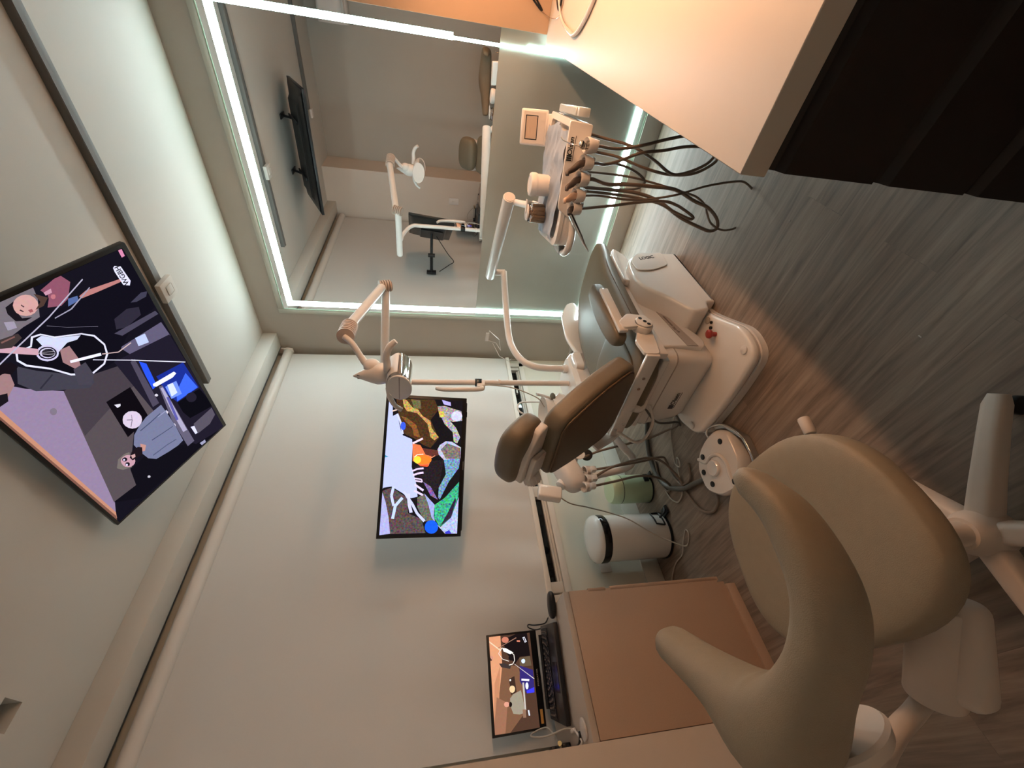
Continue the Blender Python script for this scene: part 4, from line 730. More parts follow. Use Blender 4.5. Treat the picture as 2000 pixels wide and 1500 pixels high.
# ================================================================ DENTAL CHAIR (long axis along y, headrest towards the camera)
CX = 1.145
ch = thing('dental_chair', 'reclining dental chair with taupe upholstery, white arm brackets and wide white base', 'dental chair', (1.17, -1.2, 0))
base = roundpoly([(.865, -1.46), (.93, -1.625), (1.24, -1.645), (1.465, -1.63), (1.50, -1.50), (1.435, -1.34), (1.385, -1.20), (1.385, -.72), (.93, -.72), (.92, -1.25)], [.04, .07, .3, .06, .09, .1, .1, .05, .05, .1], 6)
obj('base_plate', merge(prism(base, 0, .03), prism(base, .03, .072, bev=.022, seg=4)), white_lac, ch)
cov = roundpoly([(-.70, .004), (-.715, .16), (-.76, .29), (-.86, .355), (-.99, .375), (-1.10, .335), (-1.17, .25), (-1.29, .165), (-1.265, .075), (-1.20, .055), (-1.19, .004)], [.01, .1, .1, .08, .06, .04, .1, .025, .02, .02, .01], 6)
obj('foot_cover', prism(cov, 1.03, 1.435, YZ, bev=.018, seg=4), white_lac, ch)
obj('cover_panel', prism(roundpoly([(-.72, .10), (-.75, .26), (-.84, .33), (-.94, .33), (-.93, .24), (-.86, .12)], .03), 1.4355, 1.4425, YZ, bev=.003), white_lac, ch)
text('cover_logo', 'LOGIC', .035, frame((1.4432, -.845, .235), (0, -.62, .78), (0, .78, .62)) @ Matrix.Identity(4) if False else frame((1.4432, -.80, .225), (0, .35, -.94), (0, .94, .35)), black_m, ch, shear=.3)
arm_p = roundpoly([(-.96, .36), (-1.12, .385), (-1.36, .395), (-1.43, .37), (-1.42, .125), (-1.36, .11), (-1.12, .235), (-.98, .24)], [.03, .05, .08, .03, .03, .03, .05, .03], 5)
obj('lift_arm', prism(arm_p, 1.00, 1.335, YZ, bev=.010, seg=3), white_lac, ch)
obj('lift_arm_panel', prism([(-1.10, .25), (-1.12, .275), (-1.42, .22), (-1.42, .165)], 1.3352, 1.3375, YZ), mat('grey_print', (.42, .36, .32), .5), ch)
text('arm_print', 'capacidade 200 kg', .018, frame((1.338, -1.26, .235), (0, -.97, -.2), (0, -.2, .97)), mat('grey_text', (.2, .16, .14), .5), ch)
# rear motor box, tapering down
def rrect(cx, cy, z, hx, hy, r, k=6):
    return [Vector((cx+x, cy+y, z)) for x, y in roundpoly([(-hx, -hy), (hx, -hy), (hx, hy), (-hx, hy)], r, k)]
obj('motor_box', loft([rrect(1.09, -1.345, .075, .20, .11, .05), rrect(1.09, -1.35, .12, .215, .125, .05), rrect(1.09, -1.355, .30, .235, .145, .055), rrect(1.09, -1.355, .352, .228, .138, .055), rrect(1.09, -1.355, .362, .205, .115, .05)]), white_lac, ch)
obj('motor_box_seam', loft([rrect(1.09, -1.3555, z, .2362, .1462, .0555) for z in (.284, .288)]), mat('seam_grey', (.45, .4, .36), .5), ch)
text('motor_logo', 'Olsen', .034, frame((1.056, -1.4888, .185), (1, 0, 0), (0, -.10, 1)), black_m, ch)
obj('motor_logo_bars', merge(*[box((.990+.009*i, -1.4882, .185), (.006, .0012, .026)) for i in range(3)], box((1.045, -1.4868, .166), (.11, .0012, .002))), black_m, ch)
for x, y in ((1.435, -1.565), (.94, -1.56)): obj('cap', cyl((x, y, .0705), (x, y, .0775), .019, bev=.003), white_pl, ch)
obj('stop_button', merge(cyl((1.372, -1.375, .071), (1.372, -1.375, .10), .011), lathe([(0, .0), (.018, 0), (.021, .006), (.02, .013), (.014, .018), (0, .019)], (1.372, -1.375, .098), (0, 0, 1), 28)), red_m, ch)
obj('switch', merge(cyl((1.375, -1.33, .0705), (1.375, -1.33, .079), .008), cyl((1.395, -1.315, .0705), (1.395, -1.315, .078), .007)), black_m, ch)
obj('fuse_cap', cyl((1.385, -1.285, .0705), (1.385, -1.285, .078), .017, bev=.002), cable_m, ch)
obj('button_plate', merge(*[box((1.415, -1.405, .0712), (s[0], s[1], .0006), 0, 1) for s in ((.045, .0012), (.0012, .03))], *[box((1.400+.008*i, -1.405, .0712), (.002, .02, .0006)) for i in range(5)]), black_m, ch)

# seat and leg rest
def sec(y, hw, zt, zb, cx=CX, n=.5, k=28):
    out = []
    for i in range(k):
        a = 2*PI*i/k; c, s = math.cos(a), math.sin(a)
        out.append(Vector((cx+hw*math.copysign(abs(c)**n, c), y, (zt+zb)/2+(zt-zb)/2*math.copysign(abs(s)**n, s))))
    return out
S = [(-1.60, .10, .475, .435), (-1.585, .19, .50, .415), (-1.54, .235, .515, .405), (-1.45, .25, .52, .40), (-1.25, .255, .515, .398), (-1.05, .26, .505, .393), (-.90, .262, .497, .388), (-.78, .262, .478, .378), (-.66, .26, .448, .362), (-.56, .25, .425, .350), (-.49, .22, .410, .345), (-.455, .165, .400, .345), (-.44, .08, .385, .352)]
obj('seat', loft([sec(*s) for s in S]), uphol, ch, sharp=60)
seat_o = ch.children[-1] if False else bpy.data.objects['seat']
obj('seat_seam', tube([(1.398, -1.42, .47), (1.403, -1.1, .462), (1.406, -.85, .45), (1.395, -.6, .40)], .0025, seg=6), uphol_b, seat_o)
obj('seat_seam', tube([(.894, -1.42, .47), (.887, -1.1, .462), (.885, -.85, .45), (.895, -.6, .40)], .0025, seg=6), uphol_b, seat_o)
obj('seat_cushion', superell((CX+.01, -1.40, .512), (.17, .17, .018), .5, .6), uphol, ch)
obj('seat_pan', merge(prism(roundpoly([(-1.56, .405), (-1.56, .375), (-1.0, .36), (-.62, .32), (-.60, .352), (-.9, .386)], .01), .94, 1.36, YZ, bev=.006)), white_lac, ch)
obj('side_cover', merge(prism(roundpoly([(-.98, .34), (-.98, .40), (-.72, .388), (-.62, .35), (-.70, .30), (-.95, .30)], .03), 1.365, 1.402, YZ, bev=.008)), white_lac, ch)
obj('seat_underframe', merge(bx(1.02, 1.30, -1.50, -1.0, .335, .385, .01), bx(1.37, 1.40, -1.56, -1.38, .40, .46, .006)), white_lac, ch)
# left arm, white plastic, seen past the seat
obj('left_arm', loft([[Vector((x, y, z)) for y, z in ((yy-.0, z0), (yy-.0, z1), (yy+.0, z1))] for x, yy, z0, z1 in ()]) if False else prism(roundpoly([(-.93, .38), (-.93, .50), (-.76, .535), (-.52, .51), (-.38, .44), (-.36, .38), (-.55, .36)], .05), .835, .866, YZ, bev=.012), white_lac, ch)

# backrest
bu = Vector((0, -.585, .811)); bn = Vector((0, .811, .585)); bxv = Vector((1, 0, 0))
B0 = Vector((1.165, -1.735, .72))                  # centre of the rear face
BMx = Matrix.Identity(4)
for i, a in enumerate((bxv, bu, -bn)):
    for k in range(3): BMx[k][i] = a[k]
BMx.translation = B0                               # local x right, y up the back, z backwards (towards the camera)
bo = roundpoly([(-.165, .235), (.150, .235), (.222, .02), (.232, -.19), (.15, -.232), (-.15, -.232), (-.225, -.19), (-.218, .02)], [.05, .05, .12, .09, .12, .12, .09, .12], 6)
obj('backrest', merge(prism(bo, -.085, .0, BMx, bev=.026, seg=5)), uphol, ch, sharp=60)
bi = [(x*.90, y*.92) for x, y in bo]
bk = bpy.data.objects['backrest']
obj('back_panel', prism(bi, .0005, .009, BMx, bev=.004, seg=2), uphol_b, bk)
obj('piping', tube([BMx @ Vector((x*.915, y*.935, .003)) for x, y in bo+bo[:1]], .0042, seg=8, smooth=False), uphol_b, bk)
# headrest
hu = (bu+bn*-.18).normalized(); hn = bxv.cross(hu); hn = hn if hn.y > 0 else -hn
HM = Matrix.Identity(4)
for i, a in enumerate((bxv, hu, -hn)):
    for k in range(3): HM[k][i] = a[k]
HM.translation = Vector((1.145, -1.842, 1.022))
obj('headrest', xf(superell((0, 0, 0), (.148, .098, .055), .62, .62, f=lambda x, y, z: (x, y, z+.35*(x*x)-.02)), HM), uphol, ch, sharp=70)
hd = bpy.data.objects['headrest']
obj('headrest_bracket', merge(xf(prism(roundpoly([(-.145, -.06), (.125, -.075), (.135, -.01), (.03, .05), (-.12, .055)], .02), .016, .052, bev=.008), HM)), white_pl, hd)
obj('headrest_slide', xf(prism(roundpoly([(-.10, -.10), (-.02, -.12), (.02, .02), (-.11, .03)], .015), .053, .075, bev=.006), HM), white_pl, hd)
obj('headrest_bar', merge(xf(box((.0, -.12, .045), (.035, .16, .012), .002), HM), xf(cyl((-.02, -.085, .05), (.05, -.085, .05), .009), HM)), metal_sh, hd)
k0 = Vector((1.035, -1.868, .975)); k1 = Vector((.998, -1.885, .960))
obj('headrest_knob', merge(cyl(k0, k1, .034, bev=.006), *[box((0, 0, 0), (.005, .004, .040), .001, 1, frame(k0+(k1-k0)*.5, (k1-k0).normalized(), basis(k1-k0)[0]) @ Matrix.Rotation(2*PI*i/16, 4, 'X') @ Matrix.Translation((0, .034, 0)) @ Matrix.Rotation(PI/2, 4, 'Y')) for i in range(16)]), white_pl, hd)

# back hinge bars and armrest
obj('hinge_bar', merge(bx(.93, 1.43, -1.612, -1.596, .470, .528, .004),
    prism(roundpoly([(-1.60, .47), (-1.60, .535), (-1.52, .545), (-1.40, .49), (-1.40, .44), (-1.52, .455)], .015), 1.418, 1.434, YZ, bev=.003),
    prism(roundpoly([(-1.60, .47), (-1.60, .55), (-1.66, .63), (-1.69, .61), (-1.64, .52)], .01), .918, .932, YZ, bev=.003)), white_lac, ch)
for x, z in ((1.25, .5), (1.31, .5), (.98, .515), (1.02, .49)):
    obj('screw', cyl((x, -1.6125, z), (x, -1.6165, z), .007, seg=16), chrome, ch)
obj('back_strut', merge(tube([(1.12, -1.6, .48), (1.10, -1.58, .42), (1.12, -1.50, .37)], .022, seg=12), tube([(.96, -1.61, .50), (.94, -1.66, .40), (1.0, -1.60, .33), (1.02, -1.50, .31)], .007)), white_lac, ch)
AM = Matrix.Translation((1.415, -1.31, .607)) @ Matrix.Rotation(-.16, 4, 'Z') @ Matrix.Rotation(.10, 4, 'X')
obj('armrest_pad', xf(superell((0, 0, 0), (.048, .175, .034), .45, .55, f=lambda x, y, z: (x*(1-.12*(y > 0)*y/.17), y, z-.25*y*y)), AM), uphol, ch, sharp=70)
obj('armrest_bracket', merge(xf(prism(roundpoly([(.0, -.045), (.0, -.07), (-.17, -.058), (-.17, -.03)], .01), .046, .064, YZ) if False else box((.052, -.03, -.005), (.018, .26, .040), .005, 2), AM),
    prism(roundpoly([(-1.37, .545), (-1.43, .60), (-1.47, .585), (-1.45, .47), (-1.38, .455)], .015), 1.445, 1.462, YZ, bev=.003)), white_lac, ch)
obj('armrest_hinge', merge(cyl((1.425, -1.435, .49), (1.462, -1.435, .49), .043, bev=.006), cyl((1.4625, -1.435, .49), (1.470, -1.435, .49), .036, bev=.003)), white_lac, ch)
obj('hinge_hole', merge(*[cyl((1.470, -1.435+dy, .49+dz), (1.4712, -1.435+dy, .49+dz), .008, seg=16) for dy, dz in ((.02, .012), (0, -.002), (-.018, -.014))]), black_m, ch)
obj('motor_cable', tube([(1.0, -1.49, .33), (.92, -1.52, .24), (.86, -1.47, .08), (.80, -1.44, .02)], .006), hose_d, ch)

# ================================================================ UNIT ON THE LEFT OF THE CHAIR: WATER UNIT, LAMP POLE, DELIVERY ARM
un = thing('dental_water_unit', 'white dental unit column with a hooked tap behind the headrest', 'dental unit', (.66, -1.03, 0))
obj('column', loft([rrect(.70, -1.02, z, hx, hy, .06) for z, hx, hy in ((.0, .11, .15), (.03, .115, .155), (.08, .10, .13), (.40, .10, .13), (.46, .13, .16), (.52, .13, .165), (.545, .11, .14))]), white_lac, un)
obj('foot_link', prism(roundpoly([(.70, -1.10), (1.0, -1.10), (1.0, -.90), (.70, -.90)], .03), .02, .06, bev=.01), white_lac, un)
obj('bowl', merge(lathe([(0, 0), (.06, .0), (.10, .03), (.115, .075), (.118, .085), (.112, .083), (.095, .045), (.05, .018), (0, .014)], (.52, -1.12, .60), (0, 0, 1), 36), loft([rrect(.53, -1.12, z, hx, hy, .035) for z, hx, hy in ((.50, .075, .10), (.58, .09, .12), (.62, .07, .09))])), white_lac, un)
obj('tap', merge(tube([(.50, -.985, .66), (.50, -.985, .74), (.50, -.99, .80), (.50, -1.02, .825), (.50, -1.06, .825), (.50, -1.085, .80), (.50, -1.085, .775)], .0055), tube([(.58, -1.03, .62), (.585, -1.0, .70), (.585, -1.0, .715)], .01)), white_pl, un)
obj('bottle_cap', superell((.60, -1.035, .62), (.030, .022, .009), .8, 1, Matrix.Rotation(.5,4,'X')), mat('olive_grey', (.16,.15,.11), .4), un)
obj('side_shell', box((0, 0, 0), (.055, .075, .125), .012, 3, frame((.51, -1.655, .745), (1, 0, 0), (0, .85, -.2))), white_lac, un)
obj('support_arm', merge(tube([(.60, -1.10, .51), (.56, -1.30, .53), (.53, -1.52, .60), (.52, -1.62, .68)], .028, seg=16), tube([(.66, -1.12, .42), (.64, -1.30, .36), (.60, -1.42, .29), (.56, -1.47, .23), (.52, -1.50, .235), (.50, -1.52, .30), (.51, -1.56, .48)], .020, seg=14)), white_pl, un)
body = superell((.545, -1.545, .63), (.070, .125, .062), .65, .75, Matrix.Rotation(.35, 4, 'X'))
obj('holder_body', body, white_pl, un, sharp=60)
obj('holder_ring', lathe([(.0, 0), (.028, 0), (.030, .003), (.028, .006), (0, .006)], (.575, -1.465, .545), (.9, .1, .35), 24), white_mat, un)
obj('wheel', lathe([(0, 0), (.028, 0), (.032, .005), (.032, .018), (.026, .024), (0, .024)], (.56, -1.455, .50), (.85, -.35, .2), 28), black_m, un)
for i, (y, z) in enumerate(((-1.565, .535), (-1.62, .545), (-1.665, .565))):
    obj('holder_clip', merge(lathe([(.016, -.02), (.025, -.02), (.028, .012), (.024, .016), (.018, .012), (.016, -.02)], (.575, y, z), (.25, -.2, 1), 24), box((.60, y-.01, z-.03), (.03, .03, .03), .006)), white_pl, un)
obj('suction_tip', cyl((.585, -1.58, .55), (.60, -1.61, .60), .006, .009, seg=14), chrome, un)

lp = thing('dental_lamp', 'white jointed examination lamp on a pole reaching over the chair', 'lamp', (.72, -1.037, .55))
obj('pole', tube([(.72, -1.037, .546), (.72, -1.037, 1.0), (.72, -1.037, 1.45), (.717, -1.02, 1.56), (.68, -.93, 1.63), (.66, -.86, 1.645)], .0165, seg=20), white_pl, lp)
obj('pole_ring', cyl((.72, -1.037, .965), (.72, -1.037, .978), .0205, bev=.003), white_pl, lp)
obj('pole_clamp', merge(cyl((.72, -1.037, 1.075), (.72, -1.037, 1.115), .0235, bev=.003), box((.745, -1.06, 1.095), (.03, .03, .03), .004)), blackg, lp)
obj('clip_block', merge(box((.735, -1.075, 1.085), (.035, .05, .045), .006)), white_pl, lp)
J1 = Vector((.62, -.74, 1.652)); EA = Vector((1.035, -.545, 1.632)); EB = Vector((1.195, -1.215, 1.742))
obj('lower_arm', tube([J1+(J1-EA).normalized()*.06, EA], [.026, .024], 20, smooth=False), white_pl, lp)
def bellows(p, q, r, n=6):
    prof = [(0, 0)]; L = (q-p).length
    for i in range(n):
        a = L*i/n; b = L*(i+1)/n; prof += [(r*.84, a), (r*.86, a+(b-a)*.28), (r*1.05, a+(b-a)*.38), (r*1.05, a+(b-a)*.9), (r*.84, b)]
    prof.append((0, L)); return lathe(prof, p, q-p, 28)
groove_m = mat('sleeve_groove', (.26, .18, .14), .6)
def grooves(p, q, r, n):
    return merge(*[cyl(p+(q-p)*((i+.02)/n), p+(q-p)*((i+.30)/n), r*.90, seg=28) for i in range(n)])
obj('elbow_groove', grooves(EA+Vector((0, .0, -.03)), EA+Vector((.005, -.025, .035)), .033, 5), groove_m, lp)
obj('elbow_sleeve', bellows(EA+Vector((0, .0, -.03)), EA+Vector((.005, -.025, .035)), .033, 5), mat('ribbed_rubber', (.50, .40, .34), .5), lp)
obj('upper_arm', tube([EA+Vector((.0, -.01, .015)), EB+(EA-EB).normalized()*.05], [.024, .025], 20, smooth=False), white_pl, lp)
ex = (EB-EA).normalized()
obj('end_sleeve', bellows(EB-ex*.075, EB+ex*.045+Vector((0, 0, -.02)), .036, 7), mat('ribbed_rubber', (.50, .40, .34), .5), lp)
HL = Vector((1.09, -1.385, 1.50))
obj('end_groove', grooves(EB-ex*.075, EB+ex*.045+Vector((0, 0, -.02)), .036, 7), groove_m, lp)
obj('yoke_tube', tube([EB+ex*.045+Vector((0, 0, -.015)), (1.19, -1.285, 1.70), (1.14, -1.315, 1.665), (1.115, -1.335, 1.64), (1.10, -1.35, 1.60)], [.013, .013, .014, .017, .022], 16), white_pl, lp)
def drop(x, y, z):
    t_ = (z+.09)/.18; s = .30+.70*min(1, (1-t_)*1.9)
    return (x*s, y*s, z)
obj('lamp_body', superell((1.085, -1.365, 1.60), (.052, .045, .098), .95, 1, Matrix.Rotation(.15, 4, 'X'), f=drop), white_pl, lp, sharp=60)
obj('yoke_joint', superell((1.112, -1.345, 1.618), (.034, .034, .036), .9, 1), white_pl, lp)
obj('body_slots', merge(*[box((1.085+.009*i, -1.378, 1.668), (.003, .020, .020), .001, 1) for i in (-1, 0, 1)]), grip_m, lp) 
ell = [( .084*math.cos(2*PI*i/40), .053*math.sin(2*PI*i/40)) for i in range(40)]
SM = frame((1.085, -1.475, 1.505), (1, 0, 0), (0, 0, 1))   # local z = -y
obj('reflector_side', prism(ell, .0, .010, frame((1.085, -1.445, 1.495), (1, -.15, -.05), (0, .12, 1)), bev=.003), white_pl, lp)
obj('reflector_side', prism(ell, .0, .010, frame((1.085, -1.305, 1.50), (1, -.15, -.05), (0, .12, 1)), bev=.003), white_pl, lp)
obj('side_seam', box((0, 0, .0102), (.155, .0022, .0008), 0, 1, frame((1.085, -1.445, 1.495), (1, -.15, -.05), (0, .12, 1))), grip_m, lp)
def arc_shell(a0, a1, y0, y1, rx, rz, th, cx, cz, n=20):
    P = [(cx+rx*math.cos(a0+(a1-a0)*i/n), cz+rz*math.sin(a0+(a1-a0)*i/n)) for i in range(n+1)]
    Q = [(cx+(rx-th)*math.cos(a0+(a1-a0)*i/n), cz+(rz-th)*math.sin(a0+(a1-a0)*i/n)) for i in range(n+1)][::-1]
    return prism(P+Q, y0, y1, Matrix(((1, 0, 0, 0), (0, 0, 1, 0), (0, 1, 0, 0), (0, 0, 0, 1))))
obj('reflector', arc_shell(.25*PI, .75*PI, -1.444, -1.316, .082, .051, .004, 1.085, 1.4975), chrome, lp)
obj('housing', arc_shell(.05, PI-.05, -1.440, -1.318, .086, .056, .003, 1.085, 1.4975), white_pl, lp)
obj('shield', arc_shell(PI+.05, 2*PI-.05, -1.443, -1.317, .083, .052, .002, 1.085, 1.4975), glass_m, lp)
obj('bulb', cyl((1.085, -1.40, 1.49), (1.085, -1.36, 1.49), .008), chrome, lp)
obj('handle', tube([(1.13, -1.39, 1.55), (1.175, -1.40, 1.545), (1.22, -1.40, 1.545), (1.262, -1.39, 1.53), (1.285, -1.38, 1.505)], [.015, .016, .015, .014, .012], 14), white_pl, lp)
obj('handle', tube([(1.04, -1.40, 1.55), (.985, -1.41, 1.545), (.94, -1.42, 1.525), (.915, -1.425, 1.495)], [.012, .012, .011, .010], 14), white_pl, lp)

da = thing('delivery_arm', 'white bent tube arm with a thick swivel arm carrying the instrument tray', 'support arm', (.76, -.96, .5))
obj('mount', merge(loft([rrect(.78, -.96, z, hx, hy, .03) for z, hx, hy in ((.455, .07, .06), (.48, .085, .075), (.52, .075, .065), (.535, .05, .045))]), cyl((.755, -.945, .53), (.755, -.945, .57), .028, bev=.004)), white_lac, da)
obj('bent_tube', tube([(.755, -.945, .55), (.753, -.94, .66), (.752, -.925, .745), (.756, -.875, .815), (.77, -.79, .86), (.80, -.68, .882), (.92, -.50, .895), (1.05, -.33, .905)], .0205, seg=20), white_pl, da)
A0 = Vector((.985, -.285, .985)); A1 = Vector((1.648, -.675, .990))
obj('swivel', cyl((1.045, -.33, .895), (1.035, -.315, .965), .019, bev=.003), white_pl, da)
obj('thick_arm', cyl(A0, A1, .031, seg=36, bev=.004), white_pl, da)
obj('arm_end', cyl(A1+(A1-A0).normalized()*.0005, A1+(A1-A0).normalized()*.003, .026), white_mat, da)

# ================================================================ INSTRUMENT TRAY HEAD
TA = .146; TM = Matrix.Translation((1.8195, -.937, -.15)) @ Matrix.Rotation(TA, 4, 'Z') @ Matrix.Scale(1.111, 4)     # local x along the front edge, y to the back, z absolute height
def T(x, y, z): return TM @ Vector((x, y, z))
tr = thing('instrument_tray', 'white dental delivery tray with a rail of handpiece holders along its front', 'instrument tray', (1.8195, -.937, .79))
trp = roundpoly([(-.215, .10), (-.19, -.19), (-.10, -.205), (.21, -.19), (.222, .165), (-.02, .175)], [.05, .05, .1, .03, .03, .06], 6)
obj('tray_body', prism(trp, .858, .898, TM, bev=.012, seg=3), white_lac, tr)
rim = [(x*1.0, y*1.0) for x, y in trp]; inn = [(x*.90+.0, y*.86) for x, y in trp]
rb = new(); n_ = len(rim)
vs4 = [[rb.verts.new(TM @ Vector((p[0], p[1], z))) for p, z in ((rim[i], .8985), (rim[i], .912), (inn[i], .912), (inn[i], .8985))] for i in range(n_)]
for i in range(n_):
    for k in range(4): rb.faces.new((vs4[i][k], vs4[(i+1) % n_][k], vs4[(i+1) % n_][(k+1) % 4], vs4[i][(k+1) % 4]))
bmesh.ops.recalc_face_normals(rb, faces=rb.faces); obj('tray_rim', rb, white_lac, tr)
obj('front_panel', xf(prism(roundpoly([(-.09, .868), (.208, .858), (.212, .935), (-.05, .928)], .008), -.207, -.197, Matrix(((1, 0, 0, 0), (0, 0, 1, 0), (0, 1, 0, 0), (0, 0, 0, 1))), bev=.002), TM), white_lac, tr)
text('logo', 'Olsen', .022, TM @ frame((.142, -.2076, .920), (1, 0, 0), (0, 0, 1)), black_m, tr, shear=.1)
obj('logo_bars', merge(*[box((.102+.0062*i, -.2076, .920), (.0042, .0012, .017), 0, 1, TM) for i in range(3)], box((.135, -.2076, .908), (.075, .0012, .0014), 0, 1, TM)), black_m, tr)
obj('side_knob', cyl(T(-.195, -.15, .872), T(-.225, -.155, .868), .013, bev=.002), hose_d, tr)
obj('handle', xf(tube([(-.09, -.205, .865), (-.15, -.215, .862), (-.205, -.19, .865), (-.222, -.12, .868), (-.215, -.05, .870)], .013, seg=14), TM), white_lac, tr)
obj('mount_stem', merge(cyl(A1+Vector((0, 0, -.02))+(A0-A1).normalized()*.03, T(-.125, .15, .945), .014, .017), cyl(T(-.125, .15, .944), T(-.127, .15, .90), .024, .020, bev=.004)), white_pl, tr)
obj('mount_collar', cyl(T(-.122, .152, .962), T(-.1225, .152, .949), .020), hose_d, tr)
HX = [.152, .103, .054, .003, -.039]
for i, x in enumerate(HX):
    hz = .868+.003*i
    obj('holder', merge(xf(lathe([(.012, -.022), (.020, -.022), (.0245, .010), (.0225, .014), (.016, .008), (.012, -.022)], (x, -.236, hz), (.05, -.25, 1), 24), TM), box((x-.002, -.215, hz-.012), (.034, .022, .030), .006, 2, TM), box((x+.006, -.19, hz-.030), (.022, .05, .024), .006, 2, TM)), white_pl, tr)
t = thing('control_display', 'white control panel with a black-framed display behind the tray', 'control panel', T(.155, .17, .905))
CM = TM @ frame((.158, .172, .972), (1, 0, .04), (0, .25, 1))
obj('housing', box((0, 0, -.010), (.122, .105, .020), .006, 3, CM), white_pl, t)
obj('recess', box((0, 0, .0004), (.106, .086, .0012), .0004, 1, CM), white_mat, t)
obj('screen_border', merge(*[box((a, b, .0014), (c, d, .0012), 0, 1, CM) for a, b, c, d in ((0, .033, .082, .003), (0, -.012, .082, .003), (-.0395, .0105, .003, .048), (.0395, .0105, .003, .048))]), black_m, t)
obj('display', box((0, .0105, .0012), (.074, .041, .0006), 0, 1, CM), mat('beige_display', (.48, .38, .30), .25), t)
obj('button', cyl(CM @ Vector((.030, -.030, .001)), CM @ Vector((.030, -.030, .0028)), .006, seg=20), white_mat, t)
obj('foot', box((-.0, -.062, -.012), (.10, .03, .02), .004, 2, CM), white_pl, t)
t = single('canister', 'white lidded canister standing on the blue tray cloth', 'canister', xf(lathe([(0, 0), (.036, 0), (.038, .004), (.039, .056), (.0415, .057), (.0425, .062), (.0425, .074), (.040, .080), (.030, .083), (.028, .081), (0, .080)], (-.018, .015, .9125)), TM), white_pl)
t = thing('lidded_jar', 'clear plastic box of amber swabs beside the white canister', 'jar', T(-.122, .02, .9125))
obj('shell', xf(lathe([(0, 0), (.034, 0), (.038, .006), (.038, .062), (.034, .070), (.0, .072), (0, .069), (.032, .067), (.0355, .060), (.0355, .008), (.033, .003), (0, .003)], (-.122, .02, .9125), (0, 0, 1), 36), TM), glass_m, t)
sw = [cyl(T(-.122+.025*math.cos(a)*q, .02+.025*math.sin(a)*q, .917), T(-.122+.022*math.cos(a)*q, .02+.026*math.sin(a)*q, .965), .0045, seg=8) for a, q in [(i*2.4, .25+.075*i/1.2) for i in range(11)]]
obj('contents', merge(*sw), amber_m, t)
obj('lid', merge(cyl(T(-.122, .02, .9845+.0005), T(-.122, .02, .992), .034, bev=.002), box((-.10, .02, .994), (.05, .02, .003), .001, 1, TM)), white_pl, t)
# cloth: rumpled sheet on the tray
cb = new(); N1, N2 = 34, 26; gg = []
def cz(x, y): return .9155+.010*(.5+.5*math.sin(31*x+9*math.sin(22*y)))*(.5+.5*math.cos(26*y+12*x))+.004*math.sin(70*x+50*y)*math.sin(40*y)
for j in range(N2+1):
    row = []
    for i in range(N1+1):
        u, v = i/N1, j/N2; x = -.185+.37*u+.010*math.sin(9*v+3*u); y = -.14+.30*v+.010*math.sin(11*u)
        z = cz(x, y)
        if i < 5 and False: z -= .01*(5-i)
        row.append(cb.verts.new(T(x, y, z)))
    gg.append(row)
for j in range(N2):
    for i in range(N1): cb.faces.new((gg[j][i], gg[j][i+1], gg[j+1][i+1], gg[j+1][i]))
cx_ = T(0, 0, .91)
single('tray_cloth', 'rumpled blue-grey protective sheet spread over the instrument tray', 'cloth', cb, cloth_m)
t = thing('instrument_case', 'shallow frosted case at the far end of the tray', 'case', T(.24, 0, .87))
obj('case', merge(box((.2365, -.05, .885), (.026, .25, .040), .004, 2, TM), box((.2365, -.05, .908), (.022, .22, .005), .002, 1, TM)), mat('frosted_plastic', (.50, .53, .52), .2, coat=.4), t)

# handpieces in their holders, each with its hose
def handpiece(label, P, R, material, hose, tip=None, hm=None, hr=.0055):
    t = thing('dental_handpiece', label, 'handpiece', T(P[0][0], P[0][1], P[0][2]), 'handpieces on the tray rail')
    obj('grip', xf(tube(P, R, seg=14, k=4), TM), material, t)
    obj('hose', xf(tube(hose, hr, seg=8, k=8), TM), hm or hose_m, t)
    if tip: obj('tip', tip, chrome, t)
    return t
def hp(x, hz, tip_x, tip_z, w=.010):
    return [(x, -.232, hz-.02), (x-.003, -.240, hz+.015), ((x+tip_x)/2, -.252, (hz+tip_z)/2+.008), (tip_x+.008, -.262, tip_z-.002), (tip_x, -.268, tip_z)]
def hose_pts(pts, x, hz, off=-.05):
    out = [(x, -.232, hz-.022), (x, -.215, hz-.05)]; n = len(pts)
    for i, (a, z) in enumerate(pts): out.append((a, -.10-.09*max(0, 1-i/(n*.3))+.05*max(0, i/n-.6)/.4, z))
    return out
hA = [(.099, .79), (.108, .742), (.142, .651), (.158, .555), (.174, .478), (.182, .396), (.178, .341), (.140, .350), (.111, .389), (.088, .445), (.084, .487), (.120, .563), (.153, .655), (.166, .758), (.178, .862)]
hB = [(.148, .77), (.153, .715), (.169, .64), (.189, .566), (.207, .49), (.222, .43), (.228, .385), (.205, .345), (.16, .33), (.134, .333), (.093, .393), (.079, .485), (.091, .595), (.115, .704), (.125, .862)]
hF = [(.040, .76), (.043, .684), (.042, .579), (.037, .47), (.003, .368), (-.019, .29), (-.055, .236), (-.09, .218), (-.105, .24), (-.099, .28), (-.067, .386), (-.017, .494), (.003, .588), (.004, .673), (.0, .862)]
hE = [(.001, .78), (-.005, .671), (-.001, .587), (.023, .464), (.061, .346), (.085, .222), (.078, .161), (.036, .10), (-.022, .087), (-.076, .122), (-.098, .184), (-.077, .25), (-.040, .285), (-.011, .305), (.014, .35), (.027, .422), (.044, .537), (.054, .625), (.056, .70), (.053, .862)]
hG = [(-.037, .78), (-.030, .706), (-.016, .604), (-.008, .497), (-.021, .426), (-.045, .365), (-.060, .338), (-.066, .352), (-.048, .42), (-.022, .50), (-.012, .606), (-.010, .72), (-.012, .862)]
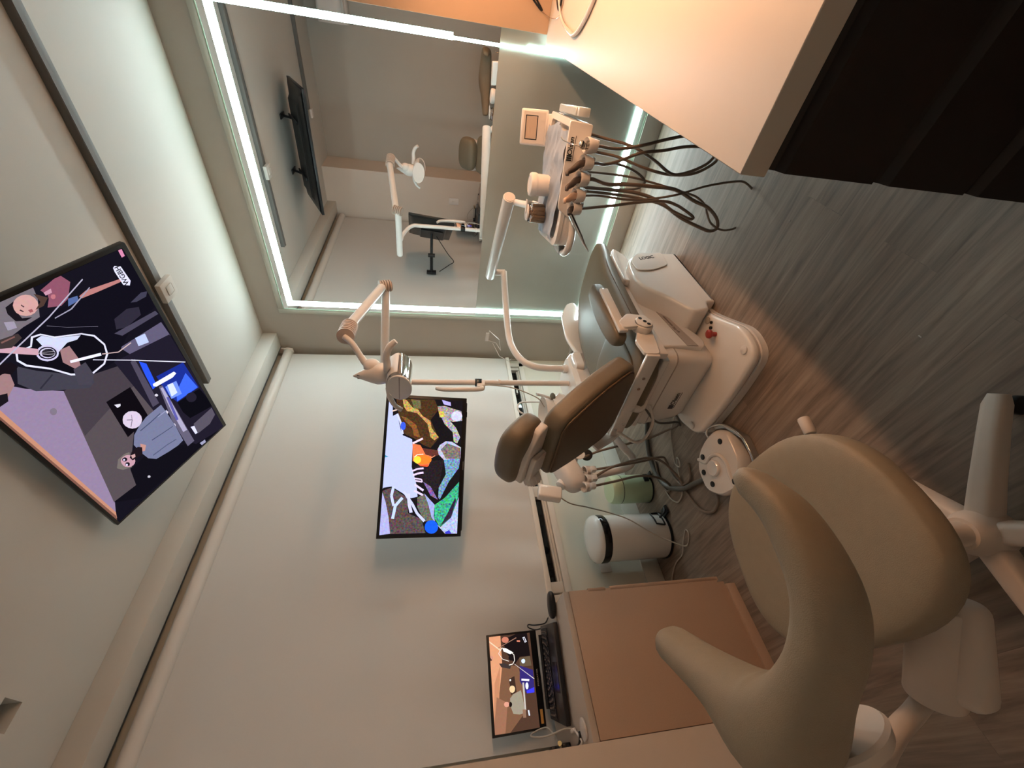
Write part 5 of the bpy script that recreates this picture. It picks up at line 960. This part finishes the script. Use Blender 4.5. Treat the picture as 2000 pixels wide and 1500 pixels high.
handpiece('chrome air syringe with a bent thin nozzle, nearest the worktop', hp(.152, .868, .150, .905), [.006, .009, .011, .009, .007], metal_sh, hose_pts(hB, .152, .868), tip=xf(tube([(.150, -.268, .905), (.152, -.262, .93), (.158, -.235, .955), (.165, -.225, .962)], .0022, seg=8), TM))
handpiece('dark bent handpiece hanging under the end of the rail lettering', hp(.103, .871, .066, .933), [.007, .011, .010, .0075, .006], grip_m, hose_pts(hA, .103, .871))
handpiece('dark bent handpiece hanging at the middle of the rail', hp(.054, .874, .021, .926), [.007, .011, .010, .0075, .006], grip_m, hose_pts(hF, .054, .874), hr=.0068)
handpiece('pale pink straight handpiece, the only light-coloured one', hp(.003, .877, -.018, .925), [.008, .012, .011, .008, .005], mat('pink_beige_plastic', (.50, .35, .27), .4), hose_pts(hE, .003, .877), hr=.0042)
handpiece('polished steel handpiece pointing down at the end of the rail', [(-.039, -.232, .862), (-.042, -.242, .893), (-.055, -.255, .897)], [.007, .010, .008], grip_m, hose_pts(hG, -.039, .880), tip=xf(tube([(-.055, -.262, .895), (-.085, -.275, .875), (-.120, -.285, .850), (-.138, -.289, .838), (-.165, -.294, .815)], [.008, .008, .007, .005, .0012], seg=12, smooth=False), TM), hr=.0055)
single('tray_hose', 'separate dark hose in a small hook below the middle of the tray', 'hose', xf(tube([(.095, -.08, .857), (.09, -.12, .787), (.096, -.10, .719), (.086, -.09, .655), (.065, -.08, .597), (.041, -.07, .568), (.018, -.06, .585), (.006, -.05, .64), (-.004, -.04, .76), (-.002, 0, .857)], .0045, seg=8, k=8), TM), hose_d)

# ================================================================ FOOT CONTROL
fp = thing('foot_control', 'white kidney-shaped foot control with black buttons and a raised centre', 'foot pedal', (.94, -1.80, 0))
po = roundpoly([(1.045, -1.668), (1.10, -1.735), (1.085, -1.80), (1.075, -1.87), (.97, -1.945), (.86, -1.918), (.785, -1.84), (.80, -1.73), (.87, -1.672), (.96, -1.655)], .035, 4)
obj('body', loft([[Vector((.94+(x-.94)*s, -1.80+(y+1.80)*s, z)) for x, y in po] for s, z in ((.97, .0), (1.0, .012), (1.0, .040), (.97, .054), (.92, .060))]), white_lac, fp)
obj('ridge', merge(tube([(.845, -1.70, .058), (.885, -1.745, .062), (.935, -1.745, .063), (.985, -1.775, .063), (1.0, -1.83, .062), (.985, -1.87, .062), (.965, -1.925, .056)], .009, seg=12)), white_lac, fp)
obj('centre_button', lathe([(0, 0), (.038, 0), (.038, .012), (.034, .017), (.022, .014), (0, .013)], (.918, -1.80, .0595), (0, 0, 1), 36), white_lac, fp)
for x, y in ((1.035, -1.735), (.883, -1.712), (.838, -1.770), (.853, -1.845), (.985, -1.915)):
    obj('button', cyl((x, y, .0595), (x, y, .0655), .0135, bev=.002), black_m, fp)
obj('handle', tube([(.955, -1.655, .035), (.97, -1.632, .045), (1.01, -1.630, .045), (1.085, -1.68, .04), (1.135, -1.79, .04), (1.115, -1.90, .038), (1.05, -1.955, .035)], .006, seg=10), chrome, fp)
obj('guard', prism(roundpoly([(1.02, -1.640), (1.085, -1.675), (1.14, -1.79), (1.118, -1.905), (1.108, -1.90), (1.125, -1.79), (1.075, -1.688), (1.02, -1.652)], .01), .004, .034), alu, fp)

# floor hoses and cables
def fl(pts, z=.012): return [(x, y, z) for x, y in pts]
single('floor_hose', 'thick dark hose curving over the floor to the foot control', 'hose', tube([(.72, -1.10, .03), (.62, -1.12, .018)]+fl([(.545, -1.18), (.452, -1.274), (.395, -1.407), (.422, -1.573), (.553, -1.688), (.69, -1.738), (.80, -1.775)], .016), .0135, seg=12, k=8), hose_d)
single('floor_cable', 'beige cable kinked in a small loop between the bins and the chair', 'cable', tube([(.86, -1.35, .02), (.697, -1.392, .008), (.643, -1.46, .008), (.60, -1.55, .009), (.635, -1.60, .02), (.665, -1.575, .025), (.63, -1.545, .012), (.58, -1.62, .008), (.545, -1.70, .008), (.47, -1.72, .008), (.42, -1.67, .008), (.40, -1.60, .006)], .004, seg=8, k=8), cable_m)
for lab, P in (('grey-brown suction hose from the middle holder falling to the floor in a wide loop', [(.575, -1.565, .52), (.578, -1.55, .40), (.58, -1.52, .20), (.575, -1.49, .06), (.54, -1.50, .016), (.53, -1.58, .011), (.57, -1.67, .011), (.66, -1.69, .011), (.70, -1.62, .011)]),
    ('grey-brown suction hose from the far holder reaching under the chair', [(.578, -1.48, .53), (.58, -1.44, .42), (.60, -1.41, .25), (.64, -1.40, .12), (.70, -1.40, .05), (.78, -1.42, .014), (.80, -1.35, .012)]),
    ('grey-brown hose hanging from the near holder to the floor', [(.575, -1.665, .54), (.575, -1.64, .40), (.56, -1.60, .22), (.52, -1.60, .08), (.47, -1.62, .012), (.42, -1.62, .010), (.40, -1.52, .010), (.43, -1.42, .010)]),
    ('grey-brown hose curling over the floor beside the foot control', [(.575, -1.62, .52), (.60, -1.56, .38), (.64, -1.54, .16), (.60, -1.62, .04), (.575, -1.72, .010), (.62, -1.85, .010), (.70, -1.905, .010), (.77, -1.89, .012), (.80, -1.85, .016)])):
    single('suction_hose', lab, 'hose', tube(P, .0068, seg=8, k=8), hose_m, 'hoses of the suction holder')
single('thin_cable', 'thin beige cable draped past the white bin and knotted on the floor', 'cable', tube([(.50, -1.665, .70), (.44, -1.68, .62), (.37, -1.67, .50), (.33, -1.69, .36), (.335, -1.74, .26), (.345, -1.83, .16), (.36, -1.90, .06), (.375, -1.925, .008), (.43, -1.89, .006), (.42, -1.86, .006), (.36, -1.90, .010), (.30, -1.94, .006), (.20, -1.95, .006), (.10, -2.0, .006), (.05, -2.08, .006), (.03, -2.15, .02)], .0035, seg=8, k=8), cable_m)
single('pole_cable', 'thin cable hanging from the lamp pole clamp to the water unit', 'cable', tube([(.75, -1.09, 1.08), (.76, -1.10, 1.02), (.74, -1.10, .90), (.68, -1.12, .75), (.60, -1.12, .69)], .003, seg=8), cable_m)
single('accessory_arm', 'short white rod clipped to the lamp pole beside the wall television', 'arm', tube([(.745, -1.105, 1.085), (.75, -1.12, 1.09), (.75, -1.125, 1.20), (.745, -1.12, 1.30), (.735, -1.10, 1.335)], [.014, .0135, .0135, .012, .011], seg=14), white_pl)

# ================================================================ STOOL
st = thing('assistant_stool', 'taupe padded stool with a curved wrap-around arm and five-legged white base', 'stool', (1.625, -2.46, 0))
sm_ = Matrix.Rotation(-.12, 4, 'Z')
def seatf(x, y, z):
    r = (x/.26)**2+(y/.2)**2
    return (x*(1-.10*(y/.2)), y, z*(1.0) + (.014*r if z > 0 else 0) - .02*(x/.26)**2*0)
obj('seat', superell((1.595, -2.432, .500), (.250, .212, .042), .55, .78, sm_, f=seatf, seg=56), stool_m, st, sharp=70)
obj('seat_plate', cyl((1.62, -2.445, .430), (1.62, -2.445, .450), .10, bev=.005), grip_m, st)
obj('gas_lift', merge(cyl((1.625, -2.46, .10), (1.625, -2.46, .30), .028), cyl((1.625, -2.46, .30), (1.625, -2.46, .44), .016)), stool_w, st)
obj('hub', lathe([(0, .045), (.05, .045), (.055, .07), (.05, .12), (.036, .15), (.0, .152)], (1.625, -2.46, 0), (0, 0, 1), 36), stool_w, st)
for i in range(5):
    a = math.radians(42+72*i); d = Vector((math.cos(a), math.sin(a), 0)); s_ = Vector((-d.y, d.x, 0)); c0 = Vector((1.625, -2.46, 0))
    secs = []
    for r, z0, z1, w_ in ((.03, .055, .115, .030), (.12, .055, .108, .028), (.24, .050, .095, .026), (.30, .046, .086, .026), (.325, .046, .076, .020)):
        p = c0+d*r; secs.append([p+s_*x+Vector((0, 0, z)) for x, z in roundpoly([(-w_, z0), (w_, z0), (w_*.8, z1), (-w_*.8, z1)], .014, 4)])
    lg = obj('leg', loft(secs), stool_w, st)
    cc = c0+d*.30
    obj('caster', merge(cyl(cc+s_*.022+Vector((0, 0, .0225)), cc+s_*.004+Vector((0, 0, .0225)), .0225, seg=20, bev=.003), cyl(cc-s_*.022+Vector((0, 0, .0225)), cc-s_*.004+Vector((0, 0, .0225)), .0225, seg=20, bev=.003), cyl(cc+Vector((0, 0, .02)), cc+Vector((0, 0, .05)), .006, seg=12)), black_m, lg)
obj('height_lever', merge(tube([(1.64, -2.42, .445), (1.68, -2.28, .435), (1.70, -2.21, .432)], .005, seg=8), cyl((1.698, -2.22, .432), (1.708, -2.175, .430), .014, bev=.005)), stool_w, st)
# wrap-around arm: swept U
P = catmull([(1.893, -2.462, .868), (1.905, -2.535, .855), (1.873, -2.632, .846), (1.785, -2.692, .842), (1.66, -2.700, .836), (1.52, -2.645, .826), (1.365, -2.545, .818)], 8); W_ = []; SH = []
n_ = len(P)-1
for i in range(n_+1):
    f = i/n_; e = min(1, abs(f-.52)*2.05)
    hgt = .024*(1-e**1.5)+.033; th = .012*(1-e**2.0)+.026
    g = math.exp(-((f-.68)/.105)**2); hgt += .014*g; th += .032*g; tt = (P[min(i+1, n_)]-P[max(i-1, 0)]).normalized(); SH.append(-Vector((tt.y, -tt.x, 0))*.034*g)
    if f < .02 or f > .98: hgt *= .9; th *= .9
    W_.append((hgt, th))
P = [a+b for a, b in zip(P, SH)]
def ring(i):
    t_ = (P[min(i+1, n_)]-P[max(i-1, 0)]).normalized(); nn = Vector((t_.y, -t_.x, 0)); hgt, th = W_[i]; out = []
    for j in range(24):
        b = 2*PI*j/24; c, s = math.cos(b), math.sin(b)
        out.append(P[i]+nn*th*math.copysign(abs(c)**.75, c)+Vector((0, 0, 1))*hgt*math.copysign(abs(s)**.75, s)-nn*.010*math.sin(b))
    return out
secs = [ring(i) for i in range(n_+1)]
def cap(i, s, q):
    c = P[i]; t_ = (P[min(i+1, n_)]-P[max(i-1, 0)]).normalized()*q; return [c+(v-c)*s+t_ for v in ring(i)]
secs = [cap(0, .45, -.016), cap(0, .82, -.011)]+secs+[cap(n_, .82, .011), cap(n_, .45, .016)]
obj('wrap_arm', loft(secs), stool_m, st, sharp=70)
obj('arm_disc', merge(lathe([(0, 0), (.064, 0), (.068, .006), (.062, .022), (.045, .032), (0, .034)], (1.66, -2.748, .752), (-.25, -1, -.45), 36)), stool_w, st)
obj('back_tube', tube([(1.64, -2.765, .72), (1.60, -2.785, .66), (1.555, -2.775, .59), (1.52, -2.755, .51), (1.505, -2.738, .445), (1.525, -2.715, .410), (1.57, -2.68, .400)], .0175, seg=18), stool_w, st)
bm_ = Matrix.Translation((1.585, -2.655, .395)) @ Matrix.Rotation(.85, 4, 'Z')
obj('tube_socket', merge(cyl((1.525, -2.725, .405), (1.665, -2.600, .405), .046, bev=.006), box((.015, -.03, -.006), (.19, .105, .066), .026, 5, bm_), bx(1.60, 1.70, -2.62, -2.44, .405, .44, .008)), stool_w, st)
obj('socket_slot', cyl((1.5246, -2.7254, .405), (1.5225, -2.7272, .405), .030), grip_m, st)

# small scraps of white paper on the floor
single('paper_scrap', 'tiny white scrap on the dark floor beside the drawer cabinet', 'scrap', box((1.89, -1.33, .0012), (.006, .004, .002), .0005, 1), white_mat)
single('paper_scrap', 'tiny white scrap on the floor between the chair base and the stool leg', 'scrap', box((1.84, -1.99, .0012), (.003, .010, .002), .0005, 1), white_mat)
